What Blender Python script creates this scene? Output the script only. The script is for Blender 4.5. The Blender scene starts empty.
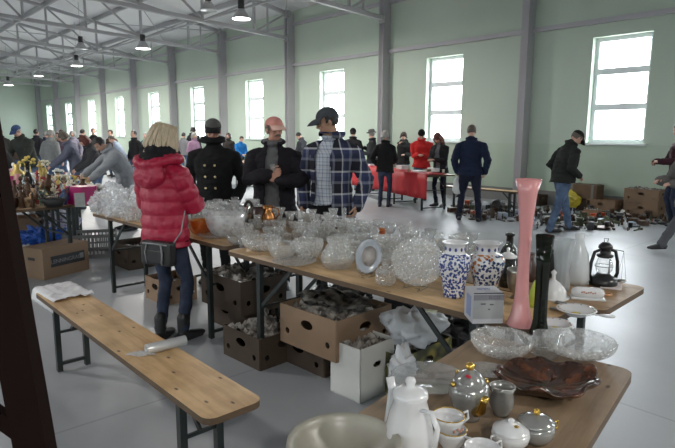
import bpy, bmesh, math, random
from mathutils import Vector as V, Matrix as M, noise
PI=math.pi
rnd=random.Random(7)
sc=bpy.context.scene
COL=sc.collection
H=1.55
# ------------------------------------------------------------------ camera
FPX=558.64; PITCH=.1571; ROLL=-.0058
cd=bpy.data.cameras.new('camera'); cam=bpy.data.objects.new('camera',cd); COL.objects.link(cam)
cd.sensor_width=36; cd.lens=FPX/675*36; cd.clip_start=.05; cd.clip_end=300
cam.matrix_world=M.Translation((0,0,H))@M.Rotation(PI/2-PITCH,4,'X')@M.Rotation(-ROLL,4,'Z')
sc.camera=cam
sc.view_settings.view_transform='Standard'; sc.view_settings.look='None'; sc.view_settings.gamma=1
sc.view_settings.use_curve_mapping=False
sc.view_settings.exposure=0.26
def G(x,y,z=0.0):
    "world point where the sight line of a photo point meets height z"
    a,b=x-337.5,y-224
    u=a*math.cos(ROLL)+b*math.sin(ROLL); w=-a*math.sin(ROLL)+b*math.cos(ROLL)
    dy=FPX*math.cos(PITCH)-w*math.sin(PITCH); dz=-FPX*math.sin(PITCH)-w*math.cos(PITCH)
    k=(z-H)/dz
    return V((u*k,dy*k,z))
def ray_at(x,y,Y):
    a,b=x-337.5,y-224
    u=a*math.cos(ROLL)+b*math.sin(ROLL); w=-a*math.sin(ROLL)+b*math.cos(ROLL)
    dy=FPX*math.cos(PITCH)-w*math.sin(PITCH); dz=-FPX*math.sin(PITCH)-w*math.cos(PITCH)
    k=Y/dy
    return V((u*k,Y,H+dz*k))
# ------------------------------------------------------------------ materials
MATS={}
def mat(name,col=(.5,.5,.5),rough=.6,metal=0,var=.12,scale=8,bump=0,bscale=30,spec=.5,emit=None,coat=0,trans=0,tr=1.0,stretch=(1,1,1)):
    if name in MATS: return MATS[name]
    m=bpy.data.materials.new(name); m.use_nodes=True; nt=m.node_tree; N=nt.nodes; L=nt.links
    b=N['Principled BSDF']; MATS[name]=m
    b.inputs['Roughness'].default_value=rough; b.inputs['Metallic'].default_value=metal
    b.inputs['Specular IOR Level'].default_value=spec
    b.inputs['Coat Weight'].default_value=coat
    tc=N.new('ShaderNodeTexCoord'); mp=N.new('ShaderNodeMapping'); mp.inputs['Scale'].default_value=stretch
    L.new(tc.outputs['Object'],mp.inputs['Vector'])
    nz=N.new('ShaderNodeTexNoise'); nz.inputs['Scale'].default_value=scale; nz.inputs['Detail'].default_value=4
    L.new(mp.outputs[0],nz.inputs['Vector'])
    mx=N.new('ShaderNodeMix'); mx.data_type='RGBA'
    c=V(col)
    mx.inputs[6].default_value=(*(c*(1-var)),1); mx.inputs[7].default_value=(*[min(1,v*(1+var)) for v in c],1)
    L.new(nz.outputs['Fac'],mx.inputs[0]); L.new(mx.outputs[2],b.inputs['Base Color'])
    if bump:
        n2=N.new('ShaderNodeTexNoise'); n2.inputs['Scale'].default_value=bscale; n2.inputs['Detail'].default_value=3
        L.new(mp.outputs[0],n2.inputs['Vector'])
        bp=N.new('ShaderNodeBump'); bp.inputs['Strength'].default_value=bump; bp.inputs['Distance'].default_value=.02
        L.new(n2.outputs['Fac'],bp.inputs['Height']); L.new(bp.outputs[0],b.inputs['Normal'])
    if emit:
        b.inputs['Emission Color'].default_value=(*emit[0],1); b.inputs['Emission Strength'].default_value=emit[1]
    return m
def glass(name,tint=(.97,.98,.98),haze=.12,hazecol=(.85,.88,.9),rough=.06,cut=0,cscale=60,edge=.55):
    if name in MATS: return MATS[name]
    m=bpy.data.materials.new(name); m.use_nodes=True; nt=m.node_tree; N=nt.nodes; L=nt.links
    N.remove(N['Principled BSDF']); out=N['Material Output']; MATS[name]=m
    tr=N.new('ShaderNodeBsdfTransparent'); tr.inputs[0].default_value=(*tint,1)
    gl=N.new('ShaderNodeBsdfGlossy'); gl.inputs['Roughness'].default_value=rough
    df=N.new('ShaderNodeBsdfDiffuse'); df.inputs[0].default_value=(*hazecol,1)
    tl=N.new('ShaderNodeBsdfTranslucent'); tl.inputs[0].default_value=(*hazecol,1)
    dt=N.new('ShaderNodeMixShader'); dt.inputs[0].default_value=.5; L.new(df.outputs[0],dt.inputs[1]); L.new(tl.outputs[0],dt.inputs[2])
    lw=N.new('ShaderNodeLayerWeight'); lw.inputs['Blend'].default_value=.35
    mr=N.new('ShaderNodeMapRange'); mr.inputs[1].default_value=0; mr.inputs[2].default_value=1; mr.inputs[3].default_value=.07; mr.inputs[4].default_value=edge
    L.new(lw.outputs['Facing'],mr.inputs[0])
    m1=N.new('ShaderNodeMixShader'); L.new(mr.outputs[0],m1.inputs[0]); L.new(tr.outputs[0],m1.inputs[1]); L.new(gl.outputs[0],m1.inputs[2])
    m2=N.new('ShaderNodeMixShader'); L.new(m1.outputs[0],m2.inputs[1]); L.new(dt.outputs[0],m2.inputs[2]); m2.inputs[0].default_value=haze
    L.new(m2.outputs[0],out.inputs['Surface'])
    if cut:
        tc=N.new('ShaderNodeTexCoord'); vo=N.new('ShaderNodeTexVoronoi'); vo.inputs['Scale'].default_value=cscale
        L.new(tc.outputs['Object'],vo.inputs['Vector'])
        bp=N.new('ShaderNodeBump'); bp.inputs['Strength'].default_value=cut; bp.inputs['Distance'].default_value=.01
        L.new(vo.outputs['Distance'],bp.inputs['Height'])
        for s_ in (gl,): L.new(bp.outputs[0],s_.inputs['Normal'])
        h=N.new('ShaderNodeMapRange'); h.inputs[1].default_value=.1; h.inputs[2].default_value=.7; h.inputs[3].default_value=haze*.8; h.inputs[4].default_value=min(1,haze*1.25)
        L.new(vo.outputs['Distance'],h.inputs[0]); L.new(h.outputs[0],m2.inputs[0])
    return m
def node_mat(name,build,rough=.6,**kw):
    if name in MATS: return MATS[name]
    m=bpy.data.materials.new(name); m.use_nodes=True; MATS[name]=m
    N=m.node_tree.nodes; L=m.node_tree.links; b=N['Principled BSDF']; b.inputs['Roughness'].default_value=rough
    build(N,L,b); return m
def ramp(N,L,src,stops,interp='LINEAR'):
    r=N.new('ShaderNodeValToRGB'); r.color_ramp.interpolation=interp
    while len(r.color_ramp.elements)<len(stops): r.color_ramp.elements.new(.5)
    for e,(p,c) in zip(r.color_ramp.elements,stops): e.position=p; e.color=(*c,1)
    L.new(src,r.inputs[0]); return r.outputs[0]
# ------------------------------------------------------------------ mesh builder
class B:
    def __init__(s): s.bm=bmesh.new(); s.T=M.Identity(4); s.mi=0
    def v(s,p): return s.bm.verts.new(s.T@V(p))
    def f(s,vs,smooth=True):
        try:
            f=s.bm.faces.new(vs); f.material_index=s.mi; f.smooth=smooth; return f
        except ValueError: return None
    def box(s,c,d,rz=0,R=None,bev=0):
        R=R or M.Rotation(rz,3,'Z'); c=V(c); x,y,z=d[0]/2,d[1]/2,d[2]/2
        vs=[s.v(c+R@V((a*x,b*y,e*z))) for a in(-1,1) for b in(-1,1) for e in(-1,1)]
        fs=[s.f([vs[i] for i in q],False) for q in((0,1,3,2),(4,6,7,5),(0,4,5,1),(2,3,7,6),(0,2,6,4),(1,5,7,3))]
        if bev:
            es=list({e for f in fs for e in f.edges})
            bmesh.ops.bevel(s.bm,geom=es,offset=bev,segments=2,profile=.6,affect='EDGES')
        return s
    def bar(s,p,q,w,h,up=(0,0,1)):
        p,q=V(p),V(q); d=q-p; L_=d.length; y=d.normalized(); u=V(up)
        x=y.cross(u)
        if x.length<1e-4: x=y.cross(V((1,0,0)))
        x.normalize(); z=x.cross(y); R=M((x,y,z)).transposed()
        return s.box((p+q)/2,(w,L_,h),R=R)
    def tube(s,pts,rs,seg=10,flat=1.0,side=None,closed=False,cap=True):
        pts=[V(p) for p in pts]; n=len(pts)
        if isinstance(rs,(int,float)): rs=[rs]*n
        rings=[]; prev=None
        for i,p in enumerate(pts):
            if closed: t=(pts[(i+1)%n]-pts[i-1]).normalized()
            else: t=(pts[min(i+1,n-1)]-pts[max(i-1,0)]).normalized()
            if side is not None: x=V(side)-t*V(side).dot(t)
            elif prev is None:
                x=t.cross(V((0,0,1)))
                if x.length<1e-3: x=t.cross(V((0,1,0)))
            else: x=prev-t*prev.dot(t)
            x.normalize(); prev=x; y=t.cross(x)
            r=rs[i]; r=r if isinstance(r,(tuple,list)) else (r,r*flat)
            rings.append([s.v(p+x*r[0]*math.cos(a)+y*r[1]*math.sin(a)) for a in[2*PI*k/seg for k in range(seg)]])
        m=n if closed else n-1
        for i in range(m):
            a,b=rings[i],rings[(i+1)%n]
            for k in range(seg): s.f([a[k],a[(k+1)%seg],b[(k+1)%seg],b[k]])
        if not closed and cap:
            s.f(rings[0][::-1]); s.f(rings[-1])
        return s
    def limb(s,pts,rs,seg=12,side=None):
        "tube with rounded ends"
        pts=[V(p) for p in pts]; rs=[r if isinstance(r,tuple) else (r,r) for r in rs]
        a=(pts[0]-pts[1]).normalized(); b=(pts[-1]-pts[-2]).normalized()
        def rr(r,k): return (r[0]*k,r[1]*k)
        r0=min(rs[0]); r1=min(rs[-1])
        P=[pts[0]+a*r0*.95,pts[0]+a*r0*.7]+pts+[pts[-1]+b*r1*.7,pts[-1]+b*r1*.95]
        R_=[rr(rs[0],.25),rr(rs[0],.72)]+rs+[rr(rs[-1],.72),rr(rs[-1],.25)]
        return s.tube(P,R_,seg,side=side)
    def ell(s,c,r,R=None,seg=16,rings=10):
        R=R or M.Identity(3); c=V(c); rows=[]
        for i in range(1,rings):
            t=PI*i/rings
            rows.append([s.v(c+R@V((r[0]*math.sin(t)*math.cos(a),r[1]*math.sin(t)*math.sin(a),r[2]*math.cos(t)))) for a in[2*PI*k/seg for k in range(seg)]])
        top=s.v(c+R@V((0,0,r[2]))); bot=s.v(c-R@V((0,0,r[2])))
        for k in range(seg):
            j=(k+1)%seg
            s.f([top,rows[0][k],rows[0][j]]); s.f([bot,rows[-1][j],rows[-1][k]])
            for i in range(len(rows)-1): s.f([rows[i][k],rows[i+1][k],rows[i+1][j],rows[i][j]])
        return s
    def lathe(s,prof,seg=24,o=(0,0,0),mod=None,sx=1,sy=1):
        "prof: list of (r,z); open profile, r=0 closes. mod(i,ang,r,z)->(r,z)"
        o=V(o); rows=[]
        for i,(r,z) in enumerate(prof):
            if r<=1e-6: rows.append([s.v(o+V((0,0,z)))]); continue
            row=[]
            for k in range(seg):
                a=2*PI*k/seg; r2,z2=mod(i,a,r,z) if mod else (r,z)
                row.append(s.v(o+V((sx*r2*math.cos(a),sy*r2*math.sin(a),z2))))
            rows.append(row)
        for i in range(len(rows)-1):
            a,b=rows[i],rows[i+1]
            for k in range(seg):
                j=(k+1)%seg
                if len(a)==1 and len(b)==1: break
                if len(a)==1: s.f([a[0],b[k],b[j]])
                elif len(b)==1: s.f([a[k],b[0],a[j]])
                else: s.f([a[k],b[k],b[j],a[j]])
        return s
    def prism(s,poly,z0,z1,smooth=False):
        n=len(poly); a=[s.v((x,y,z0)) for x,y in poly]; b=[s.v((x,y,z1)) for x,y in poly]
        s.f(a[::-1],False); s.f(b,False)
        for k in range(n): s.f([a[k],a[(k+1)%n],b[(k+1)%n],b[k]],smooth)
        return s
    def grid(s,nx,ny,fn):
        g=[[s.v(fn(i/nx,j/ny)) for j in range(ny+1)] for i in range(nx+1)]
        for i in range(nx):
            for j in range(ny): s.f([g[i][j],g[i+1][j],g[i+1][j+1],g[i][j+1]])
        return s
    def mesh(s,name,mats,recalc=True):
        if recalc: bmesh.ops.recalc_face_normals(s.bm,faces=s.bm.faces[:])
        me=bpy.data.meshes.new(name); s.bm.to_mesh(me); s.bm.free()
        for m in (mats if isinstance(mats,(list,tuple)) else [mats]): me.materials.append(m)
        return me
    def obj(s,name,mats,parent=None,loc=(0,0,0),rz=0,recalc=True):
        o=bpy.data.objects.new(name,s.mesh(name,mats,recalc)); COL.objects.link(o)
        o.location=loc; o.rotation_euler=(0,0,rz)
        if parent: o.parent=parent
        return o
def thing(name,label,cat,loc=(0,0,0),rz=0,group=None):
    o=bpy.data.objects.new(name,None); COL.objects.link(o); o.empty_display_size=.1
    o.location=loc; o.rotation_euler=(0,0,rz); return tag(o,label,cat,group)
def tag(o,label,cat,group=None,kind=None):
    o['label']=label; o['category']=cat
    if group: o['group']=group
    if kind: o['kind']=kind
    return o
def struct(o): o['kind']='structure'; return o
def dup(root,loc=None,rz=None,label=None,group=None,scale=None):
    def rec(o,p):
        c=o.copy(); COL.objects.link(c)
        if p: c.parent=p
        for ch in o.children: rec(ch,c)
        return c
    r=rec(root,None)
    if loc is not None: r.location=loc
    if rz is not None: r.rotation_euler=(0,0,rz)
    if scale: r.scale=(scale,)*3 if isinstance(scale,(int,float)) else scale
    if label: r['label']=label
    if group: r['group']=group
    return r
# ------------------------------------------------------------------ room (local frame: x towards window wall, y along it)
A=.7344; WX=12.22; SP=4.47; Y0=6.829; YF=Y0+9*SP+.15; YB=Y0-4*SP; XL=-10.0; EAVE=5.62; RID=(WX+XL)/2; SLOPE=.17
RM=M.Rotation(A,4,'Z')
def R2W(x,y,z=0): return RM@V((x,y,z))
def zroof(x): return EAVE+.12+SLOPE*min(WX-x,x-XL)
wallm=node_mat('painted_wall',lambda N,L,b:None)
def _wall(N,L,b):
    tc=N.new('ShaderNodeTexCoord'); sp=N.new('ShaderNodeSeparateXYZ'); L.new(tc.outputs['Object'],sp.inputs[0])
    nz=N.new('ShaderNodeTexNoise'); nz.inputs['Scale'].default_value=.6; nz.inputs['Detail'].default_value=5; L.new(tc.outputs['Object'],nz.inputs['Vector'])
    up=ramp(N,L,nz.outputs['Fac'],[(.3,(.45,.535,.45)),(.7,(.49,.575,.485))])
    lo=ramp(N,L,nz.outputs['Fac'],[(.3,(.42,.52,.42)),(.7,(.455,.555,.45))])
    gt=N.new('ShaderNodeMath'); gt.operation='GREATER_THAN'; gt.inputs[1].default_value=1.39; L.new(sp.outputs['Z'],gt.inputs[0])
    mx=N.new('ShaderNodeMix'); mx.data_type='RGBA'; L.new(gt.outputs[0],mx.inputs[0]); L.new(lo,mx.inputs[6]); L.new(up,mx.inputs[7]); L.new(mx.outputs[2],b.inputs['Base Color'])
MATS.pop('painted_wall'); wallm=node_mat('painted_wall',_wall,.55)
plinthm=mat('grey_plinth',(.2,.21,.205),.7,var=.12,scale=3)
steelm=mat('grey_painted_steel',(.42,.41,.435),.5,var=.08,scale=2)
steeld=mat('grey_truss_steel',(.36,.36,.37),.5,var=.08,scale=2)
pvc=mat('pale_window_frame',(.74,.78,.80),.35,var=.03)
def _floor(N,L,b):
    tc=N.new('ShaderNodeTexCoord'); n1=N.new('ShaderNodeTexNoise'); n1.inputs['Scale'].default_value=.45; n1.inputs['Detail'].default_value=7; n1.inputs['Roughness'].default_value=.6
    L.new(tc.outputs['Object'],n1.inputs['Vector'])
    c=ramp(N,L,n1.outputs['Fac'],[(.3,(.30,.315,.34)),(.55,(.355,.37,.395)),(.75,(.41,.425,.45))])
    br=N.new('ShaderNodeTexBrick'); br.offset=0; br.inputs['Scale'].default_value=1; br.inputs['Brick Width'].default_value=4.47; br.inputs['Row Height'].default_value=4.1; br.inputs['Mortar Size'].default_value=.009
    br.inputs['Color1'].default_value=br.inputs['Color2'].default_value=(1,1,1,1); br.inputs['Mortar'].default_value=(.78,.78,.78,1)
    mp=N.new('ShaderNodeMapping'); mp.inputs['Location'].default_value=(1.15,1.1,0); L.new(tc.outputs['Object'],mp.inputs[0]); L.new(mp.outputs[0],br.inputs['Vector'])
    mx=N.new('ShaderNodeMix'); mx.data_type='RGBA'; mx.blend_type='MULTIPLY'; mx.inputs[0].default_value=1
    L.new(c,mx.inputs[6]); L.new(br.outputs['Color'],mx.inputs[7]); L.new(mx.outputs[2],b.inputs['Base Color'])
    n2=N.new('ShaderNodeTexNoise'); n2.inputs['Scale'].default_value=1.3; n2.inputs['Detail'].default_value=6; L.new(tc.outputs['Object'],n2.inputs['Vector'])
    r=N.new('ShaderNodeMapRange'); r.inputs[3].default_value=.24; r.inputs[4].default_value=.5; L.new(n2.outputs['Fac'],r.inputs[0]); L.new(r.outputs[0],b.inputs['Roughness'])
floorm=node_mat('polished_concrete',_floor)
def _roof(N,L,b):
    tc=N.new('ShaderNodeTexCoord'); w=N.new('ShaderNodeTexWave'); w.bands_direction='Y'; w.inputs['Scale'].default_value=1.6; L.new(tc.outputs['Object'],w.inputs['Vector'])
    n=N.new('ShaderNodeTexNoise'); n.inputs['Scale'].default_value=.35; L.new(tc.outputs['Object'],n.inputs['Vector'])
    c=ramp(N,L,n.outputs['Fac'],[(.3,(.60,.605,.62)),(.7,(.68,.685,.70))]); L.new(c,b.inputs['Base Color'])
    bp=N.new('ShaderNodeBump'); bp.inputs['Strength'].default_value=.3; bp.inputs['Distance'].default_value=.03; L.new(w.outputs['Fac'],bp.inputs['Height']); L.new(bp.outputs[0],b.inputs['Normal'])
roofm=node_mat('roof_sheet',_roof,.5)
struct(B().box(((WX+XL)/2,(YB+YF)/2,-.1),(WX-XL+.6,YF-YB+.6,.2)).obj('floor',floorm,rz=A))
# walls with window holes (bays)
WB=(.44,.703); WZ=(1.42,3.62); T=.32
nbay=range(-4,9)
def wall_long(name,x,sgn):
    b=B(); o=x+sgn*T/2
    ys=[YB-.2]
    for k in nbay: ys+= [Y0+(k+WB[0])*SP if False else Y0+k*SP+WB[0]*SP,Y0+k*SP+WB[1]*SP]
    ys.append(YF+.2)
    top=EAVE+.2
    for i in range(0,len(ys),2): b.box((o,(ys[i]+ys[i+1])/2,top/2),(T,ys[i+1]-ys[i],top))
    for k in nbay:
        a_,c_=Y0+k*SP+WB[0]*SP,Y0+k*SP+WB[1]*SP
        b.box((o,(a_+c_)/2,WZ[0]/2),(T,c_-a_,WZ[0])); b.box((o,(a_+c_)/2,(WZ[1]+top)/2),(T,c_-a_,top-WZ[1]))
    struct(b.obj(name,wallm,rz=A))
wall_long('wall_right',WX,1); wall_long('wall_left',XL,-1)
for nm,y in(('wall_back',YF+.15),('wall_front',YB-.15)):
    b=B(); vs=[(XL-.2,0),(WX+.2,0),(WX+.2,EAVE+.1),(RID,zroof(RID)+.1),(XL-.2,EAVE+.1)]
    a1=[b.v((x,y-.15,z)) for x,z in vs]; a2=[b.v((x,y+.15,z)) for x,z in vs]; b.f(a1,False); b.f(a2[::-1],False)
    for i in range(5): b.f([a1[i],a1[(i+1)%5],a2[(i+1)%5],a2[i]],False)
    struct(b.obj(nm,wallm,rz=A))
b=B()
for s_ in(0,1):
    xa,xb=(WX+.3,RID) if s_==0 else (XL-.3,RID); za,zb=zroof(xa),zroof(RID)
    g=[b.v((xa,YB-.3,za)),b.v((xb,YB-.3,zb)),b.v((xb,YF+.3,zb)),b.v((xa,YF+.3,za))]
    h=[b.v((xa,YB-.3,za+.12)),b.v((xb,YB-.3,zb+.12)),b.v((xb,YF+.3,zb+.12)),b.v((xa,YF+.3,za+.12))]
    b.f(g,False); b.f(h,False)
    for i in range(4): b.f([g[i],g[(i+1)%4],h[(i+1)%4],h[i]],False)
struct(b.obj('ceiling',roofm,rz=A))
struct(B().box((WX-.02,(YB+YF)/2,.16),(.05,YF-YB,.32)).obj('baseboard_right',plinthm,rz=A))
struct(B().box(((XL+WX)/2,YF-.02,.16),(WX-XL,.05,.32)).obj('baseboard_back',plinthm,rz=A))
# windows
paneM=glass('window_glass',haze=.0,edge=.25)
def window(x,k,sgn,n):
    yc=Y0+(k+(WB[0]+WB[1])/2)*SP; w=(WB[1]-WB[0])*SP; h=WZ[1]-WZ[0]
    e=bpy.data.objects.new('window_%d'%n,None); COL.objects.link(e); e['kind']='structure'
    e.location=R2W(x+sgn*.2,yc,WZ[0]); e.rotation_euler=(0,0,A)
    b=B(); fw=.085; d=.08
    for s_ in(-1,1): b.box((0,s_*(w/2-fw/2),h/2),(d,fw,h))
    zz=[0,.76,1.50,h]
    b.box((0,0,fw/2),(d,w-2*fw,fw)); b.box((0,0,h-fw/2),(d,w-2*fw,fw))
    for z in zz[1:3]: b.box((0,0,z),(d,w-2*fw,.13))
    b.obj('window_frame',pvc,e)
    p=B(); 
    for z0,z1 in((fw,.695),(.825,1.435),(1.565,h-fw)): p.box((0,0,(z0+z1)/2),(.012,w-2*fw,z1-z0))
    p.obj('pane',paneM,e)
    s=B().box((-sgn*.13,0,-.02),(.27,w+.12,.035)).obj('window_sill',pvc,e)
    L=bpy.data.lights.new('sky_portal','AREA'); L.shape='RECTANGLE'; L.size=w; L.size_y=h; L.cycles.is_portal=True
    o=bpy.data.objects.new('sky_portal',L); COL.objects.link(o)
    Mx=RM@M.Translation((x+sgn*(T+.02),yc,(WZ[0]+WZ[1])/2))@M.Rotation(sgn*PI/2,4,'Y')@M.Rotation(PI/2,4,'Z')
    o.matrix_world=Mx
n=1
for k in range(8,-5,-1): window(WX,k,1,n); n+=1
for k in nbay: window(XL,k,-1,n); n+=1
# columns, girts, trusses, purlins
def clip_part(nm,b,m): return struct(b.obj(nm,m,rz=A))
for k in range(-4,10):
    b=B(); y=Y0+k*SP+.1
    for x0,x1 in((WX-.31,WX),(XL,XL+.31)):
        xm=(x0+x1)/2
        b.box((xm,y-.085,EAVE/2),(.30,.022,EAVE)) if False else None
        inner=x0+.012 if x0>0 else x1-.012
        b.box((inner,y,EAVE/2),(.024,.175,EAVE)); b.box((xm,y,EAVE/2),(.31,.15,EAVE))
        b.box((inner,y,.02),(.12,.28,.04))
    struct(b.obj('trim_%d'%(k+5),steelm,rz=A))
b=B()
for x,s_ in((WX-.04,1),(XL+.04,-1)):
    for z in(3.98,5.33):
        b.box((x,(YB+YF)/2,z),(.09,YF-YB,.012)); b.box((x-s_*.04,(YB+YF)/2,z-.045),(.012,YF-YB,.10)); b.box((x,(YB+YF)/2,z-.09),(.09,YF-YB,.012))
struct(b.obj('trim_20',steelm,rz=A))
def truss(k,idx):
    b=B(); y=Y0+k*SP
    for s_ in(0,1):
        f=(lambda q:WX-q) if s_==0 else (lambda q:XL+q)
        half=(WX-XL)/2; bz=lambda q:4.78+.045*q; tz=lambda q:EAVE-.08+SLOPE*q
        P=lambda q,z:V((f(q),y,z))
        b.bar(P(.3,bz(.3)),P(half,bz(half)),.12,.11); b.bar(P(.2,tz(.2)),P(half,tz(half)),.12,.11)
        nodes=[.35,1.65,3.5,5.4,7.3,9.2,half]
        for i,q in enumerate(nodes[1:-1] + ([half] if s_==0 else [])): b.bar(P(q,bz(q)),P(q,tz(q)),.07,.07,up=(1,0,0))
        b.bar(P(1.13,bz(1.13)),P(1.13,tz(1.13)),.05,.05,up=(1,0,0))
        for i in range(len(nodes)-1):
            q0,q1=nodes[i],nodes[i+1]
            if i==0: b.bar(P(q0,tz(q0)),P(q1,bz(q1)),.06,.06)
            elif i%2==1: b.bar(P(q0,tz(q0)),P(q1,bz(q1)),.06,.06)
            else: b.bar(P(q0,bz(q0)),P(q1,tz(q1)),.06,.06)
        b.box((f(.36),y,bz(.36)),(.06,.22,.24))
        b.box((f(.32),y,tz(.3)-.02),(.1,.22,.22))
    struct(b.obj('trim_%d'%idx,steeld,rz=A))
for i,k in enumerate(range(-3,9)): truss(k,21+i)
b=B(); half=(WX-XL)/2
for q in(1.65,3.5,5.4,7.3,9.2,10.9):
    for s_ in(0,1):
        x=WX-q if s_==0 else XL+q
        z=zroof(x)-.09
        b.box((x,(YB+YF)/2,z),(.07,YF-YB,.16))
# roof bracing crosses in some bays
for k in(-1,1,3,5,7):
    for s_ in(0,1):
        f=(lambda q:WX-q) if s_==0 else (lambda q:XL+q)
        for q0,q1 in((.4,3.5),(3.5,7.3),(7.3,10.9)):
            b.tube([(f(q0),Y0+k*SP,zroof(f(q0))-.22),(f(q1),Y0+(k+1)*SP,zroof(f(q1))-.22)],.02,6); b.tube([(f(q1),Y0+k*SP,zroof(f(q1))-.22),(f(q0),Y0+(k+1)*SP,zroof(f(q0))-.22)],.02,6)
struct(b.obj('trim_40',steeld,rz=A))
# longitudinal tie struts between trusses
b=B()
for q in(3.5,7.3): b.box((WX-q,(YB+YF)/2,4.78+.045*q),(.05,YF-YB,.05)); b.box((XL+q,(YB+YF)/2,4.78+.045*q),(.05,YF-YB,.05))
struct(b.obj('trim_41',steeld,rz=A))
# hall lamps
darkm=mat('black_plastic',(.018,.018,.02),.45,var=.2)
alum=mat('lamp_aluminium',(.5,.5,.5),.3,1,var=.05)
litm=mat('lit_lamp_glass',(.9,.9,.9),.4,emit=((1,.97,.92),9))
offm=mat('unlit_lamp_glass',(.35,.36,.37),.2)
def lamp(p,lit,label,gz):
    t=thing('pendant_lamp',label,'lamp',p,0,'high-bay lamps in two rows under the roof')
    B().lathe([(.0,.24),(.09,.24),(.11,.20),(.17,.12),(.24,.01),(.245,0),(.232,.0),(.155,.12),(.0,.18)],24).obj('lamp_shade',alum,t)
    B().lathe([(0,-.012),(.2,-.006),(.232,.0),(.23,.01),(0,.012)],24).obj('lens',litm if lit else offm,t)
    B().lathe([(0,.46),(.075,.46),(.085,.44),(.085,.25),(.06,.238),(0,.238)],20).obj('ballast_housing',darkm,t)
    B().tube([(0,0,.46),(0,0,gz)],.009,6).obj('suspension_rod',steeld,t)
    if lit:
        L=bpy.data.lights.new('lamp_light','AREA'); L.shape='DISK'; L.size=.42; L.energy=260; L.color=(1,.96,.9)
        o=bpy.data.objects.new('lamp_light',L); COL.objects.link(o); o.parent=t; o.location=(0,0,-.03)
LAMPS=[((239,20),15.0,1,'lit bell lamp hanging nearest the camera, large and bright'),((141,51),19.5,1,'lit bell lamp, second largest, hanging beyond the nearest one'),((75,69),25,1,'lit bell lamp third in the row from the near end'),((37,79.5),31,1,'lit bell lamp fourth in the row, seen small'),((7,89),31.5,1,'lit bell lamp at the far left edge of the photo'),
 ((206,12),16,0,'unlit bell lamp high between the two nearest lit lamps'),((79,52),22,0,'unlit bell lamp above the left middle of the hall')]
for (p,Y,lit,lb) in LAMPS:
    w=ray_at(p[0],p[1],Y); l=RM.inverted()@w
    lamp(w,lit,lb,max(.6,zroof(l.x)-.1-w.z))
for k in (1,-2):   # unseen lamps added over, behind and left of the camera to brighten the hall
    for x in ((4.5,-2.3) if k<0 else (-2.3,)):
        w=R2W(x,Y0+(k-.5)*SP,4.6); lamp(w,1,'unseen added lit bell lamp over the aisle, left of and behind the camera' if x<0 else 'unseen added lit bell lamp above the camera side of the tables',zroof(x)-4.7)
# world
W=bpy.data.worlds.new('overcast'); sc.world=W; W.use_nodes=True; N=W.node_tree.nodes; L=W.node_tree.links
bg=N['Background']; tc=N.new('ShaderNodeTexCoord'); sp=N.new('ShaderNodeSeparateXYZ'); L.new(tc.outputs['Generated'],sp.inputs[0])
L.new(ramp(N,L,sp.outputs['Z'],[(.0,(.55,.55,.54)),(.48,(.55,.56,.57)),(.5,(.86,.9,.95)),(1,(.9,.95,1))]),bg.inputs[0])
mr=N.new('ShaderNodeMapRange'); mr.inputs[1].default_value=-1; L.new(sp.outputs['Z'],mr.inputs[0]) 
r_=[n_ for n_ in N if n_.type=='VALTORGB'][0]; L.new(mr.outputs[0],r_.inputs[0])
bg.inputs[1].default_value=22
sc.cycles.transparent_max_bounces=24; sc.cycles.max_bounces=10; sc.cycles.diffuse_bounces=6; sc.cycles.glossy_bounces=4; sc.cycles.transmission_bounces=8
sc.cycles.sample_clamp_indirect=6; sc.cycles.caustics_reflective=False; sc.cycles.caustics_refractive=False
sc.cycles.use_denoising=True
import zlib
# ------------------------------------------------------------------ people
def remesh(b,vox,smooth=2,name='m'):
    bmesh.ops.recalc_face_normals(b.bm,faces=b.bm.faces[:])
    me=bpy.data.meshes.new(name); b.bm.to_mesh(me); b.bm.free()
    o=bpy.data.objects.new(name,me); COL.objects.link(o)
    r=o.modifiers.new('r','REMESH'); r.mode='VOXEL'; r.voxel_size=vox; r.use_smooth_shade=True
    if smooth:
        s=o.modifiers.new('s','SMOOTH'); s.factor=.5; s.iterations=smooth
    dg=bpy.context.evaluated_depsgraph_get(); dg.update()
    new=bpy.data.meshes.new_from_object(o.evaluated_get(dg))
    bpy.data.objects.remove(o); bpy.data.meshes.remove(me); new.name=name
    for p in new.polygons: p.use_smooth=True
    return new
def displace(me,fn):
    "fn(co,normal)->offset along normal"
    ns=[v.normal.copy() for v in me.vertices]
    for v,n_ in zip(me.vertices,ns): v.co=v.co+n_*fn(v.co,n_)
def cut(me,pred):
    bm=bmesh.new(); bm.from_mesh(me)
    bmesh.ops.delete(bm,geom=[v for v in bm.verts if pred(v.co)],context='VERTS'); bm.to_mesh(me); bm.free()
def mobj(name,me,mats,parent=None):
    for m in (mats if isinstance(mats,(list,tuple)) else [mats]): me.materials.append(m)
    o=bpy.data.objects.new(name,me); COL.objects.link(o)
    if parent: o.parent=parent
    return o
def ik(S,T,l1,l2,pole):
    S,T=V(S),V(T); d=T-S; L_=min(d.length,(l1+l2)*.999); d.normalize(); T=S+d*L_
    a=(l1*l1-l2*l2+L_*L_)/(2*L_); h=math.sqrt(max(0,l1*l1-a*a)); p=V(pole)-d*V(pole).dot(d)
    p.normalize(); return S+d*a+p*h,T
SKIN={'fair':(.55,.33,.25),'ruddy':(.50,.26,.19),'tan':(.42,.25,.17)}
def skinmat(k): return mat('skin_'+k,SKIN[k],.5,var=.1,scale=25,spec=.35)
lipm=mat('lips',(.38,.13,.11),.5); eyew=mat('eye_white',(.6,.58,.55),.3); eyed=mat('iris_dark',(.03,.02,.015),.25)
shoem=mat('black_leather',(.02,.02,.022),.4,var=.3); 
def fabric(name,col,rough=.85,var=.18,scale=14,bump=.25,bscale=40,spec=.2): return mat(name,col,rough,var=var,scale=scale,bump=bump,bscale=bscale,spec=spec)
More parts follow.
